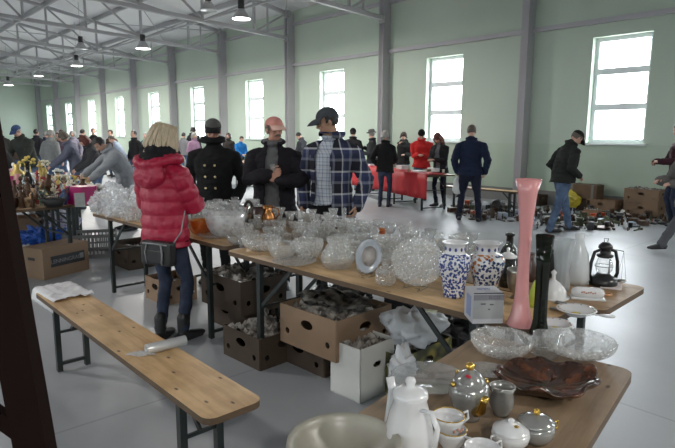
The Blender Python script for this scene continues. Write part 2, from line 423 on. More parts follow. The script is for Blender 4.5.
def hand(b,W_,D,N,curl=35,side=1,sc_=1.0,grip=None,spread=4):
    "palm from wrist W_ along D, palm normal N (towards what it holds); side=+1 right hand"
    D=V(D).normalized(); N=(V(N)-D*V(N).dot(D)).normalized(); X=D.cross(N)*side   # X towards thumb
    k=sc_
    b.limb([W_-D*.02,W_+D*.02*k,W_+D*.055*k,W_+D*.083*k],[(.024*k,.021*k),(.033*k,.018*k),(.040*k,.016*k),(.038*k,.013*k)],10,side=X)
    ln=[.072,.080,.075,.058]
    for i in range(4):
        off=(1.5-i)*.0205*k; base=W_+D*.078*k+X*off; d=(D+X*math.tan(math.radians((1.5-i)*spread))).normalized(); pts=[base-d*.02]; p=base
        c=curl if not isinstance(curl,(list,tuple)) else curl[i]; ang=c*.5
        pts.append(p)
        for j,fr in enumerate((.44,.31,.25)):
            dd=d*math.cos(math.radians(ang))+N*math.sin(math.radians(ang)); p=p+dd*ln[i]*k*fr*1.05; pts.append(p); ang+=c
        b.limb(pts,[.0092*k,.0095*k,.0088*k,.0082*k,.0070*k],8,side=X)
    t0=W_+D*.022*k+X*.022*k; t1=t0+(D*.6+X*.75+N*.25).normalized()*.042*k; t2=t1+(D*.85+X*.25+N*.4).normalized()*.034*k; t3=t2+(D*.9+N*.5-X*.1).normalized()*.026*k
    b.limb([t0,t1,t2,t3],[.013*k,.0115*k,.0102*k,.0085*k],8,side=N)
    return dict(W=W_,D=D,N=N,X=X,C=W_+D*.09*k+N*.03*k)
def person(label,loc,face,h=1.75,group=None,lean=0,turn=0,bow=0,head=(0,0,0),hands=None,feet=None,curl=(35,35),handN=(None,None),handD=(None,None),
           female=False,build=1.0,skin='fair',top=None,legs=None,shoe=shoem,hair=None,hat=None,beard=None,glasses=False,vox=.0085,elbow=(None,None),hipz=None,kneehint=None,belly=0):
    """face: world xy direction. lean forward deg, head=(pitch down, yaw left, roll). hands: local targets (right,left) for wrist at 1.75 m scale, feet local xy(+yaw)"""
    s=h/1.75; far=vox>.012
    f=V((face[0],face[1],0)).normalized(); rz=math.atan2(-f.x,f.y)
    R3=lambda ang,ax:M.Rotation(math.radians(ang),3,ax)
    hz=hipz or .93
    feet=feet or [(.10,.02,-8),(-.10,-.01,8)]
    HC=V((0,0,hz)); UL=R3(-lean,'X')@R3(bow,'Y')@R3(turn,'Z')
    UM=R3(-lean*.6,'X')@R3(bow*.5,'Y')@R3(turn*.5,'Z')
    X1=UL@V((1,0,0)); Xm=UM@V((1,0,0))
    waist=HC+UM@V((0,0,.15)); mid=waist+UL@V((0,.005,.12)); ch=waist+UL@V((0,.01,.24)); sh=waist+UL@V((0,-.012,.345)); nb=waist+UL@V((0,-.01,.41)); nt=nb+R3(-(lean*.8+head[0]*.35),'X')@V((0,.012,.062))
    HR=R3(turn*.6+head[1],'Z')@R3(-(head[0]+lean*.35),'X')@R3(head[2],'Y')
    hc=nt+HR@V((0,.018,.088))
    sw=(.165 if female else .185)*build
    SR=sh+UL@V((sw,0,-.062)); SL=sh+UL@V((-sw,0,-.062))
    hands=hands or [(.27,.06,.86),(-.27,.06,.86)]
    armp=[]
    for i,(S,sg) in enumerate(((SR,1),(SL,-1))):
        pole=elbow[i] or (sg*.45,-.8,-.35)
        E,T=ik(S,hands[i],.285,.255,pole); armp.append((S,E,T))
    legp=[]
    for i,sg in enumerate((1,-1)):
        fx=feet[i]; yaw=fx[2] if len(fx)>2 else -6*sg; az=(fx[3] if len(fx)>3 else 0)+.085
        fy=R3(yaw,'Z')@V((0,1,0)); ank=V((fx[0],fx[1]-.03,az)); hip=HC+V((sg*.088,0,-.03))
        K,T=ik(hip,ank,.425,.415,(kneehint[i] if kneehint else (sg*.08,1,0))); legp.append((hip,K,T,fy))
    w=build; bl=belly
    # ---- body
    b=B(); q=.86
    b.limb([HC+V((0,0,-.06)),HC+V((0,0,.03)),waist,mid,ch,sh+UL@V((0,0,-.01))],[(.15*q*w,.10*q*w),(.155*q*w,.11*q*w),(.13*q*w,.10*q*w),(.145*q*w,.105*q*w),(.16*q*w,.11*q*w),(.14*q*w,.07*q*w)],16,side=X1)
    b.limb([sh+UL@V((0,0,-.03)),nb,nt,nt+(hc-nt)*.35],[(.075,.06),(.056,.058),(.052,.056),(.05,.055)],14,side=X1)
    hs=.96 if female else 1.0
    def E_(c,r,seg=14,rg=10): b.ell(hc+HR@(V(c)*hs),[x*hs for x in r],HR,seg,rg)
    E_((0,-.010,.022),(.074,.095,.092)); E_((0,.028,-.045),(.055,.062,.062)); E_((0,.045,-.078),(.034,.036,.026))
    E_((0,.062,.005),(.052,.022,.045)); 
    b.limb([hc+HR@V((0,.084,.012))*hs,hc+HR@V((0,.100,-.014))*hs,hc+HR@V((0,.104,-.028))*hs],[.008,.011,.0135],8)
    E_((.014,.09,-.032),(.010,.011,.008),8,6); E_((-.014,.09,-.032),(.010,.011,.008),8,6)
    E_((0,.078,-.056),(.024,.013,.010),10,6)
    for sg in(1,-1): E_((sg*.077,-.004,-.006),(.011,.019,.031),8,8); E_((sg*.036,.062,-.02),(.022,.022,.02),8,6)
    for S,E,T in armp: b.limb([S,S+(E-S)*.5,E,E+(T-E)*.35,T],[.044,.038,.033,.032,.023],10)
    hi=[]
    for i,(S,E,T) in enumerate(armp):
        sg=1-2*i; D=V(handD[i]) if handD[i] else (T-E).normalized()
        N_=V(handN[i]) if handN[i] else (V((-sg,0.25,0)) if abs(D.z)>.6 else V((-sg*.5,0,-1)))
        hi.append(hand(b,T,D,N_,curl[i],1 if i==0 else -1, .93 if female else 1.0))
    for hip,K,T,fy in legp: b.limb([hip,hip+(K-hip)*.5,K,K+(T-K)*.3,T],[.072*w,.06*w,.047,.045,.032],10)
    for hip,K,T,fy in legp: b.limb([T+V((0,0,-.03))-fy*.02,T+V((0,0,-.05))+fy*.1],[(.028,.026),(.03,.02)],8)
    me=remesh(b,vox*.8,1,'person')
    HI=HR.inverted()
    def facefn(co,n_):
        l=HI@(co-hc)/hs
        if l.length>.14 or l.y<.02: return 0
        d=0
        for sg in(1,-1):
            d-=.011*math.exp(-(((l.x-sg*.031)/.017)**2+((l.z-.008)/.012)**2)); d+=.005*math.exp(-(((l.x-sg*.031)/.010)**2+((l.z-.006)/.007)**2))
            d+=.004*math.exp(-(((l.x-sg*.03)/.022)**2+((l.z-.028)/.008)**2))
        d-=.006*math.exp(-((l.x/.024)**2+((l.z+.056)/.003)**2))
        return d
    if not far: displace(me,facefn)
    for p in me.polygons:
        l=HI@(p.center-hc)/hs
        if l.y>.045 and l.length<.13:
            for sg in(1,-1):
                e=((l.x-sg*.031)/.0125)**2+((l.z-.006)/.0065)**2
                if e<1: p.material_index=2
                if ((l.x-sg*.031)/.006)**2+((l.z-.006)/.006)**2<1: p.material_index=3
            if (l.x/.025)**2+((l.z+.057)/.009)**2<1: p.material_index=1
    root=mobj('person',me,[skinmat(skin),lipm,eyew,eyed]); tag(root,label,'person',group)
    root.location=loc; root.rotation_euler=(0,0,rz); root.scale=(s,s,s)
    # ---- trousers
    lg=legs or {}
    b=B(); lm=lg.get('mat') or mats_default['jeans']; lw=lg.get('w',1.0)
    b.limb([HC+V((0,0,-.09)),HC+V((0,-.012,0)),HC+V((0,0,.07)),waist-V((0,0,.03))],[(.155*w,.115*w),(.165*w,.125*w),(.152*w,.115*w),(.145*w,.108*w)],16,side=Xm)
    for i,(hip,K,T,fy) in enumerate(legp):
        end=T+V((0,0,.0)) if not lg.get('boots') else T+(K-T)*.12
        b.limb([hip+V((0,0,.02)),hip+(K-hip)*.3,hip+(K-hip)*.7,K,K+(T-K)*.4,end+(K-T)*.05,end-(K-T).normalized()*.03],[(.092*w,.10*w),(.086*w*lw,.092*w*lw),(.068*lw*w,.07*lw*w),(.060*lw,.062*lw),(.058*lw,.06*lw),(.050*lw,.053*lw),(.052*lw,.058*lw)],12,side=(1,0,0))
    me=remesh(b,vox*1.1,3,'trousers'); sd=zlib.crc32(label.encode())%97
    def folds(co,n_): return (noise.noise(V((co.x*7,co.y*7,co.z*13+sd)))*.008+ (noise.noise(V((co.x*14+sd,co.y*14,co.z*30)))*.005 if co.z<.55 else 0))
    displace(me,folds); mobj('trousers',me,lm,root)
    # ---- shoes
    for i,(hip,K,T,fy) in enumerate(legp):
        b=B(); z=T.z-.085; c=V((T.x,T.y,z)); sd_=V((0,0,1)).cross(fy)*-1
        b.limb([c-fy*.055+V((0,0,.04)),c+fy*.02+V((0,0,.047)),c+fy*.10+V((0,0,.037)),c+fy*.165+V((0,0,.030)),c+fy*.20+V((0,0,.026))],[(.036,.038),(.042,.047),(.046,.036),(.044,.029),(.034,.022)],12,side=sd_)
        top_=.16 if lg.get('boots') else .075
        b.limb([c+V((0,0,.05)),c+V((0,0,top_*.8))+(K-T).normalized()*.02,c+V((0,0,top_))+(K-T).normalized()*.04],[(.040,.046),(.046,.052),(.05,.055)],12,side=sd_)
        b.box(c+fy*.06+V((0,0,.011)),(.075,.25,.022),R=M((fy.cross(V((0,0,1))),fy,V((0,0,1)))).transposed(),bev=.01)
        me=remesh(b,vox*.9,1,'shoe'); mobj('boot' if lg.get('boots') else 'shoe',me,shoe,root)
    # ---- garments on the upper body
    top=top or {}
    for g in (top if isinstance(top,list) else [top]):
        t_=g.get('t',.0); hem=g.get('hem',.84); nm=g.get('name','jacket'); gm=g.get('mat'); b=B(); sleeve=g.get('sleeve',1)
        fl=g.get('flare',1.0)
        low=[];z=hem
        if hem<hz:
            dn=V((0,0,-1)); n_st=3
            for j in range(n_st+1,0,-1):
                k=j/n_st; p=HC+dn*((hz-hem)*k); low.append((p,((.172+.02*k*fl)*w+t_,(.132+.02*k*fl)*w+t_+bl*.5)))
        pts=low+[(HC+V((0,bl*.2,.02)),(.168*w+t_,.128*w+t_+bl)),(waist+V((0,bl*.3,0)),(.158*w+t_,.125*w+t_+bl)),(mid,(.170*w+t_,.128*w+t_+bl*.6)),(ch,(.182*w+t_,.130*w+t_)),(sh+UL@V((0,0,-.055)),(.162*w+t_,.102*w+t_)),(sh+UL@V((0,0,.02)),(.105*w+t_,.075*w+t_)),(nb+UL@V((0,0,-.01)),(.072+t_*.8,.070+t_*.8))]
        b.limb([p for p,_ in pts],[r for _,r in pts],20,side=X1)
        if sleeve:
            for i,(S,E,T) in enumerate(armp):
                e=T+(T-E).normalized()*.005
                b.limb([S+(sh-S)*.4+UL@V((0,0,.005)),S,S+(E-S)*.45,E,E+(T-E)*.45,e],[(.055+t_,.055+t_),(.066+t_,.066+t_),(.062+t_,.062+t_),(.056+t_,.056+t_),(.050+t_,.050+t_),(.042+t_*.8,.042+t_*.8)],12)
        if g.get('collar'):
            ch_=g['collar']; pts=[]; rr=.078+t_*.5
            ax=(nt-nb).normalized()
            for j in range(16):
                a_=2*PI*j/16; fz=math.sin(a_)
                pts.append(nb+UL@V((rr*math.cos(a_),rr*.95*math.sin(a_)+.005,-.012*fz-.0))+ax*ch_*.45)
            b.tube(pts,[(.016+ch_*.18,.022+ch_*.25)]*16,10,side=ax,closed=True)
        if g.get('hood'):
            hb=nb+UL@V((0,-.085,.01)); 
            for a_ in range(0,181,20):
                r_=math.radians(a_+180); c=nb+UL@V((.125*math.cos(r_),.005+.125*math.sin(r_),.0-.02*math.sin(math.radians(a_))))
                b.ell(c,(.045,.045,.05),None,10,8)
            b.ell(hb+UL@V((0,-.015,-.06)),(.105,.06,.11),UL,14,10)
        me=remesh(b,vox*1.15,g.get('smooth',4),nm); sd=zlib.crc32((label+nm).encode())%89
        UI=UL.inverted()
        if g.get('puff'):
            pf=g['puff']
            def dfn(co,n_):
                best=1e9; tt=co.z/pf
                for S,E,T in armp:
                    for a_,c_ in((S,E),(E,T)):
                        d_=c_-a_; k=max(0,min(1,(co-a_).dot(d_)/d_.length_squared)); dist=(co-a_-d_*k).length
                        if dist<.10 and dist<best and (k>.08 or a_ is E): best=dist; tt=((a_-S).length+k*d_.length+ .0)/pf
                return .014*(abs(math.sin(PI*tt))**.6)-.010+noise.noise(V((co.x*22+sd,co.y*22,co.z*16)))*.006+noise.noise(V((co.x*6,co.y*6,co.z*6+sd)))*.008
        else:
            am=g.get('fold',1.0)
            def dfn(co,n_): 
                return am*(noise.noise(V((co.x*6+sd,co.y*6,co.z*9)))*.013+noise.noise(V((co.x*15,co.y*15+sd,co.z*22)))*.007+noise.noise(V((co.x*3,co.y*3,co.z*28+sd)))*.004)
        displace(me,dfn)
        if hem<hz: cut(me,lambda co:co.z<hem+.012*math.sin(co.x*9+sd) and not any((co-a_-(c_-a_)*max(0,min(1,(co-a_).dot(c_-a_)/(c_-a_).length_squared))).length<.07+t_ for S,E,T in armp for a_,c_ in((S,E),(E,T))))
        if g.get('open'):
            w0,w1,zt=g['open']  # half width at hem / at collar
            cs=HC; 
            def pred(co):
                l=UI@(co-waist); 
                if l.y<.02 or l.z>.45: return False
                k=(l.z+.35)/.8; ww=w0+(w1-w0)*max(0,min(1,k))
                for S,E,T in armp:
                    for a_,c_ in((S,E),(E,T)):
                        d_=c_-a_; kk=max(0,min(1,(co-a_).dot(d_)/d_.length_squared))
                        if (co-a_-d_*kk).length<.075+t_: return False
                return abs(l.x-g.get('ox',0))<ww and l.z<zt
            cut(me,pred)
        o_=mobj(nm,me,gm,root)
        if g.get('open') or hem<hz:
            sm=o_.modifiers.new('cloth_thickness','SOLIDIFY'); sm.thickness=.008; sm.offset=-1
    # ---- hair, beard, hat, glasses
    def hl(c): return hc+HR@(V(c)*hs)
    hm=None
    if hair:
        hm=hair['mat']; st=hair.get('style','short'); b=B()
        if st in('short','bald','fringe'):
            th=.008 if st=='short' else .004
            b.ell(hl((0,-.014,.026)),(.080*hs+th*.3,.1*hs+th*.3,.094*hs+th),HR,20,14)
            me=remesh(b,vox*.8,0,'hair')
            def pr(co):
                l=HI@(co-hc)/hs
                if st=='bald' and l.z>.055: return True
                if l.y>.035 and l.z<.072: return True
                return l.z<(-.045 if l.y<-.02 else -.01) and l.y<.5
            cut(me,pr); displace(me,lambda co,n_:.003+noise.noise(co*60)*.004)
        elif st=='bob':
            L_=hair.get('len',.2); rr=random.Random(3); vo=hair.get('vol',1.0)
            b.ell(hl((0,-.018,.028)),(.088*hs*vo,.104*hs*vo,.098*hs*(vo*.5+.5)),HR,18,12)
            for j in range(hair.get('n',54)):
                a_=math.radians(-150+rr.random()*300-90) if False else math.radians(rr.uniform(20,160)*1.0+180) if rr.random()<.62 else math.radians(rr.choice((rr.uniform(-12,35),rr.uniform(145,192))))
                ct=V((math.cos(a_),math.sin(a_),0)); x0=ct*rr.uniform(.02,.05)+V((0,-.01,.115)); x1=V((ct.x*.085*vo,ct.y*.1*vo-.015,.06)); x2=V((ct.x*.098*vo,ct.y*.112*vo-.015,-.01)); 
                wv=rr.uniform(-.012,.012); x3=x2+V((ct.x*.012+wv,ct.y*.008,-.05)); x4=x2+V((ct.x*.004-wv,ct.y*.0,-L_*.62)); x5=x2+V((-ct.x*.01+wv*.5,ct.y*.01,-L_*rr.uniform(.85,1.08)))
                r_=rr.uniform(.009,.014)
                b.limb([hl(x) for x in(x0,x1,x2,x3,x4,x5)],[r_,r_*1.1,r_*1.1,r_*1.1,r_,r_*.45],6)
            me=remesh(b,vox*.75,0,'hair'); displace(me,lambda co,n_:noise.noise(V((co.x*90,co.y*90,co.z*18)))*.004)
        if st=='long':
            L_=hair.get('len',.2); rr=random.Random(4)
            b.ell(hl((0,-.016,.026)),(.083*hs,.100*hs,.094*hs),HR,20,14)
            for j in range(hair.get('n',300)):
                f_=rr.random(); a_=math.radians(rr.uniform(-25,205)+180) 
                ct=V((math.cos(a_),math.sin(a_),0)); part=V((rr.uniform(-.02,.02),rr.uniform(-.06,.05),.118+rr.uniform(-.006,.006)))
                k=rr.uniform(1.0,1.28); x1=V((ct.x*.080*k,ct.y*.096*k-.015,.075+rr.uniform(-.01,.015))); x2=V((ct.x*.100*k,ct.y*.114*k-.015,.0))
                w_=V((rr.uniform(-.016,.016),rr.uniform(-.014,.014),0)); x3=x2+V((ct.x*.014,ct.y*.01,-L_*.33))+w_; x4=x2+V((ct.x*.010+hair.get('sweep',0)*.4,ct.y*.01,-L_*.68))-w_*.7; x5=x2+V((-ct.x*.006+hair.get('sweep',0),ct.y*.012,-L_*rr.uniform(.8,1.12)))+w_
                r_=rr.uniform(.0045,.0085)
                b.limb([hl(x) for x in(part,(part+x1)/2+V((ct.x*.012,ct.y*.012,.014)),x1,x2,x3,x4,x5)],[r_*.8,r_,r_,r_,r_,r_*.9,r_*.35],5)
            bmesh.ops.recalc_face_normals(b.bm,faces=b.bm.faces[:]); me=bpy.data.meshes.new('hair'); b.bm.to_mesh(me); b.bm.free()
        o=mobj('hair',me,hm,root)
        if st!='bald' and not far:
            for sg in(1,-1): B().limb([hl((sg*.016,.086,.028)),hl((sg*.032,.083,.033)),hl((sg*.048,.070,.028))],[.003,.0038,.003],6).obj('eyebrow',hm,root)
    if beard:
        b=B()
        if beard['style']=='moustache':
            for sg in(1,-1): b.limb([hl((0,.101,-.043)),hl((sg*.018,.097,-.047)),hl((sg*.034,.083,-.060))],[.008,.0085,.004],8)
        b.obj('moustache',beard['mat'],root)
    if glasses:
        b=B()
        for sg in(1,-1):
            b.tube([hl((sg*.032+.021*math.cos(a_),.099,.005+.014*math.sin(a_))) for a_ in[2*PI*j/14 for j in range(14)]],.0018,6,closed=True)
            b.tube([hl((sg*.053,.098,.008)),hl((sg*.078,.06,.008)),hl((sg*.082,0,.006))],.0018,6)
        b.tube([hl((-.011,.1,.006)),hl((.011,.1,.006))],.0018,6); b.obj('spectacles',darkm,root)
    if hat:
        st=hat['style']; b=B(); hmat=hat['mat']
        if st=='cap':
            b.ell(hl((0,-.012,.045)),(.090*hs,.108*hs,.088*hs),HR,24,16)
            me=remesh(b,vox*.7,1,'cap'); cut(me,lambda co:(HI@(co-hc)/hs).z<.045+(.0 if (HI@(co-hc)).y>0 else -.014))
            bm=bmesh.new(); bm.from_mesh(me); bmesh.ops.solidify(bm,geom=bm.faces[:],thickness=.004); bm.to_mesh(me); bm.free()
            c=mobj('cap',me,hmat,root)
            b=B(); n=12; 
            def br(u,v_):
                a_=math.radians(-62+124*u); bx=.086*math.sin(a_); by=.094*math.cos(a_)
                ex=.084*math.sin(a_*1.05); L_=.10*math.cos(a_*.95)**.8 if abs(a_)<1.5 else 0
                return hl((bx+(ex-bx)*v_,by+L_*v_,.052-.040*v_*v_-.018*(abs(math.sin(a_))**2)*v_))
            b.grid(n,5,lambda u,v_:br(u,v_)); bmesh.ops.recalc_face_normals(b.bm,faces=b.bm.faces[:]); bmesh.ops.solidify(b.bm,geom=b.bm.faces[:],thickness=.005)
            b.obj('brim',hat.get('brimmat',hmat),c)
        elif st=='beanie':
            b.ell(hl((0,-.012,.042)),(.089*hs,.108*hs,.098*hs),HR,22,16); me=remesh(b,vox*.8,1,'cap'); cut(me,lambda co:(HI@(co-hc)/hs).z<.030-(.0 if (HI@(co-hc)).y>0 else .03))
            displace(me,lambda co,n_:.003*math.sin(co.x*300)); mobj('knitted_cap',me,hmat,root)
        elif st=='hat':
            Mx=M.Translation(hc)@HR.to_4x4()@M.Translation((0,-.01,.05)); b.T=Mx
            b.lathe([(.135,-.004),(.15,.006),(.135,.004),(.095,.0),(.092,.05),(.085,.085),(.05,.10),(0,.092)],24,sy=1.15); b.obj('brimmed_hat',hmat,root)
    Mw=M.Translation(V(loc))@M.Rotation(rz,4,'Z')@M.Diagonal((s,s,s,1))
    return dict(root=root,M=Mw,hands=hi,hc=hc,HR=HR,waist=waist,UL=UL,nb=nb,sh=sh,HC=HC,s=s)
def denim(N,L,b):
    tc=N.new('ShaderNodeTexCoord'); n=N.new('ShaderNodeTexNoise'); n.inputs['Scale'].default_value=9; n.inputs['Detail'].default_value=6; L.new(tc.outputs['Object'],n.inputs['Vector'])
    L.new(ramp(N,L,n.outputs['Fac'],[(.3,(.035,.06,.115)),(.7,(.10,.155,.26))]),b.inputs['Base Color'])
def denim_dark(N,L,b):
    tc=N.new('ShaderNodeTexCoord'); n=N.new('ShaderNodeTexNoise'); n.inputs['Scale'].default_value=8; n.inputs['Detail'].default_value=6; L.new(tc.outputs['Object'],n.inputs['Vector'])
    L.new(ramp(N,L,n.outputs['Fac'],[(.3,(.012,.018,.04)),(.7,(.035,.05,.095))]),b.inputs['Base Color'])
mats_default={'jeans':node_mat('blue_denim',denim,.85),'darkjeans':node_mat('dark_denim',denim_dark,.85)}
def plaid(name,cols,sx=9,sz=9,rot=0):
    "woven checks: two sets of stripes crossing"
    def bld(N,L,b):
        tc=N.new('ShaderNodeTexCoord'); sp=N.new('ShaderNodeSeparateXYZ'); L.new(tc.outputs['Object'],sp.inputs[0])
        ad=N.new('ShaderNodeMath'); ad.operation='ADD'; L.new(sp.outputs['X'],ad.inputs[0]); L.new(sp.outputs['Y'],ad.inputs[1])
        outs=[]
        for src,sc_ in((ad.outputs[0],sx),(sp.outputs['Z'],sz)):
            mu=N.new('ShaderNodeMath'); mu.operation='MULTIPLY'; mu.inputs[1].default_value=sc_; L.new(src,mu.inputs[0])
            fr=N.new('ShaderNodeMath'); fr.operation='FRACT'; L.new(mu.outputs[0],fr.inputs[0])
            outs.append(ramp(N,L,fr.outputs[0],cols,'CONSTANT'))
        mx=N.new('ShaderNodeMix'); mx.data_type='RGBA'; mx.inputs[0].default_value=.5; L.new(outs[0],mx.inputs[6]); L.new(outs[1],mx.inputs[7]); L.new(mx.outputs[2],b.inputs['Base Color'])
    return node_mat(name,bld,.9)
# ------------------------------------------------------------------ the people at the stalls
redpuff=mat('crimson_nylon',(.36,.012,.045),.42,var=.15,scale=6,bump=.25,bscale=25,spec=.45)
blackcloth=fabric('black_fleece',(.012,.012,.014)); blackwool=fabric('black_wool_coat',(.011,.011,.012),var=.35)
blond=mat('ash_blond_hair',(.50,.41,.29),.5,var=.45,scale=60,stretch=(1,1,.12),spec=.5)
brownhair=mat('dark_brown_hair',(.035,.02,.012),.5,var=.4,scale=60); redhair=mat('auburn_hair',(.10,.02,.015),.5,var=.4,scale=60); greyhair=mat('grey_hair',(.30,.29,.27),.6,var=.3,scale=60); blackhair=mat('black_hair',(.012,.01,.01),.45,var=.4,scale=60)
fair_=mat('grey_brown_hair',(.10,.08,.065),.6,var=.4,scale=50)
def toward(p,px,py=None,dist=10):
    return (G(px,py,0)-V(p)) if py else None
def gp(x,y): return G(x,y,0)
# woman in the crimson quilted jacket, back three-quarter view
p0=gp(171,341); p0.z=0
wr=person('woman seen from behind in a crimson quilted jacket with ash-blond hair, beside the glass table',p0,(.42,.9),1.62,female=True,vox=.0075,build=1.04,
  head=(14,-24,4),hands=[(.02,.26,1.10),(-.10,.27,1.12)],elbow=((.75,-.25,-.5),(-.75,-.25,-.5)),curl=(40,40),
  top=[dict(mat=blackcloth,hem=.78,t=.0,name='black_hooded_top',collar=.0),dict(mat=redpuff,hem=.80,t=.024,puff=.105,name='quilted_jacket',hood=True,flare=.4)],
  legs=dict(mat=mats_default['darkjeans'],w=.9,boots=True),hair=dict(mat=blond,style='long',len=.20,n=340,sweep=.02),feet=[(.13,.05,-10),(-.04,-.03,15)])
b=B(); r=wr
for a_ in range(0,360,24):
    t_=math.radians(a_); b.ell(r['nb']+r['UL']@V((.115*math.cos(t_),.0+.105*math.sin(t_),.035-.03*math.sin(t_)))+V((0,0,.0)),(.045,.045,.05),None,10,8)
b.ell(r['nb']+r['UL']@V((0,-.10,-.005)),(.125,.065,.085),r['UL'],16,12); b.ell(r['nb']+r['UL']@V((-.03,-.06,.05)),(.12,.08,.08),r['UL'],16,12)
me=remesh(b,.009,3,'hood'); displace(me,lambda co,n_:noise.noise(co*14)*.012); mobj('black_hood',me,blackcloth,r['root'])
b=B()
for a_ in range(165,376,14):
    t_=math.radians(a_); b.ell(r['nb']+r['UL']@V((.160*math.cos(t_),-.015+.150*math.sin(t_),-.045+.045*math.cos(t_)**2)),(.050,.050,.040),None,10,8)
b.ell(r['nb']+r['UL']@V((0,-.135,-.12)),(.15,.065,.11),r['UL'],16,12)
me=remesh(b,.009,4,'hood'); displace(me,lambda co,n_:noise.noise(co*16)*.014+noise.noise(co*40)*.004); mobj('hood',me,redpuff,r['root'])
# man in black double-breasted coat and cap
capg=fabric('dark_grey_cap',(.10,.10,.095)); gold=mat('brass_button',(.75,.62,.35),.35,.8)
pc=gp(218,282)
bm_=person('man in a black double-breasted coat with six pale buttons and a grey cap',pc,(-.05,-1),1.70,build=1.12,vox=.0085,skin='ruddy',head=(10,16,0),
  hands=[(.235,.05,.90),(-.235,.05,.90)],elbow=((.7,-.9,-.3),(-.7,-.9,-.3)),curl=(30,30),
  top=[dict(mat=blackwool,hem=.68,t=.014,name='coat',collar=.13,flare=1.0)],legs=dict(mat=fabric('black_trousers',(.015,.015,.017)),w=1.0),
  hair=dict(mat=fair_,style='short'),hat=dict(style='cap',mat=capg,brimmat=blackcloth))
R_=bm_
for i,z in enumerate((1.28,1.16,1.04)):
    for sg in(1,-1):
        b=B(); b.ell((sg*.052,.172-.006*i,z),(.013,.006,.013),None,10,6); b.obj('button',gold,R_['root'])
# man in pink cap holding a glass
pinkcap=fabric('faded_pink_cap',(.62,.27,.23),bump=.1); purplecoat=fabric('black_winter_coat',(.016,.014,.018),bump=.35); greysw=fabric('grey_jumper',(.13,.13,.135)); greymo=mat('grey_moustache',(.12,.10,.09),.7,var=.3,scale=60)
pk=gp(276,288)
pm=person('moustached man in a faded pink cap and dark winter coat, holding a glass',pk,(-.03,-1),1.71,build=1.14,vox=.0075,skin='ruddy',head=(4,34,0),
  hands=[(.005,.30,1.21),(-.115,.31,1.15)],elbow=((.85,-.1,-.6),(-.85,-.1,-.6)),curl=((55,55,60,62),(45,48,52,55)),handD=((-.80,.30,.20),(.72,.35,.30)),handN=((.05,-.9,-.1),(.2,-.9,.1)),
  top=[dict(mat=greysw,hem=.84,t=.002,name='jumper',collar=.07),dict(mat=purplecoat,hem=.70,t=.026,name='winter_coat',collar=.06,open=(.085,.05,.46),fold=1.3)],
  legs=dict(mat=fabric('charcoal_trousers',(.02,.02,.022)),w=1.05),hair=dict(mat=fair_,style='short'),hat=dict(style='cap',mat=pinkcap,brimmat=fabric('pale_pink_brim',(.72,.45,.38),bump=.05)),beard=dict(style='moustache',mat=greymo))
# man in plaid
pl_d=plaid('navy_plaid_flannel',[(0,(.006,.007,.016)),(.26,(.20,.21,.26)),(.38,(.02,.028,.08)),(.60,(.035,.045,.12)),(.76,(.60,.61,.64)),(.84,(.006,.007,.016))],4.6,4.9)
pl_l=plaid('pale_plaid_shirt',[(0,(.42,.45,.50)),(.3,(.10,.13,.22)),(.42,(.45,.48,.52)),(.7,(.22,.26,.36)),(.85,(.5,.52,.56))],14,14)
pp=gp(332,294)
plm=person('man in an open navy and white plaid jacket and dark cap',pp,(-.38,-.92),1.80,build=1.08,vox=.008,skin='tan',head=(16,-52,0),
  hands=[(.27,.05,.86),(-.28,.05,.88)],curl=(35,35),elbow=((.8,-.5,-.3),(-.8,-.5,-.3)),
  top=[dict(mat=pl_l,hem=.88,t=-.004,name='shirt',collar=.02,sleeve=0,fold=.6),dict(mat=pl_d,hem=.74,t=.020,name='plaid_jacket',collar=.07,open=(.10,.07,.46),ox=.03)],
  legs=dict(mat=fabric('black_work_trousers',(.012,.012,.014)),w=1.05),hair=dict(mat=blackhair,style='short'),hat=dict(style='cap',mat=fabric('dark_blue_grey_cap',(.06,.065,.075))))
# man in navy jacket with carrier bag
navy=fabric('navy_jacket',(.013,.019,.045)); navyt=fabric('navy_trousers',(.015,.018,.035))
pn=gp(468,219)
nm_=person('man in a navy jacket seen from behind, carrying a white plastic bag',pn,(.25,.95),1.76,build=1.15,vox=.011,head=(22,6,0),lean=4,
  hands=[(.27,.04,.90),(-.24,.05,.90)],feet=[(.19,-.03,-15),(-.17,.06,10)],top=[dict(mat=navy,hem=.84,t=.014,collar=.03)],legs=dict(mat=navyt,w=1.05),hair=dict(mat=fair_,style='short'))
def world(r,p): return r['M']@V(p)
bagm=mat('white_polythene',(.62,.64,.64),.4,var=.08,bump=.4,bscale=18)
hw=world(nm_,nm_['hands'][1]['C'])
b=B(); bb=[]
for z,rx,ry in((-.37,.05,.03),(-.36,.11,.05),(-.30,.135,.06),(-.18,.13,.055),(-.08,.09,.035),(-.03,.05,.02)): bb.append(((0,0,z),(rx,ry)))
b.tube([p for p,_ in bb],[r_ for _,r_ in bb],14,side=(1,0,0)); me=remesh(b,.012,1,'carrier_bag'); displace(me,lambda co,n_:noise.noise(co*14)*.02)
cb=mobj('carrier_bag',me,bagm); tag(cb,'bulging white plastic bag hanging from the hand of the man in navy','bag'); cb.location=hw-V((0.0,0,-.01)); cb.rotation_euler=(0,0,.3)
B().tube([(0,0,-.05),(.03,0,-.01),(.0,0,.01),(-.03,0,-.01),(0,0,-.05)],.006,6).obj('handle',bagm,cb)
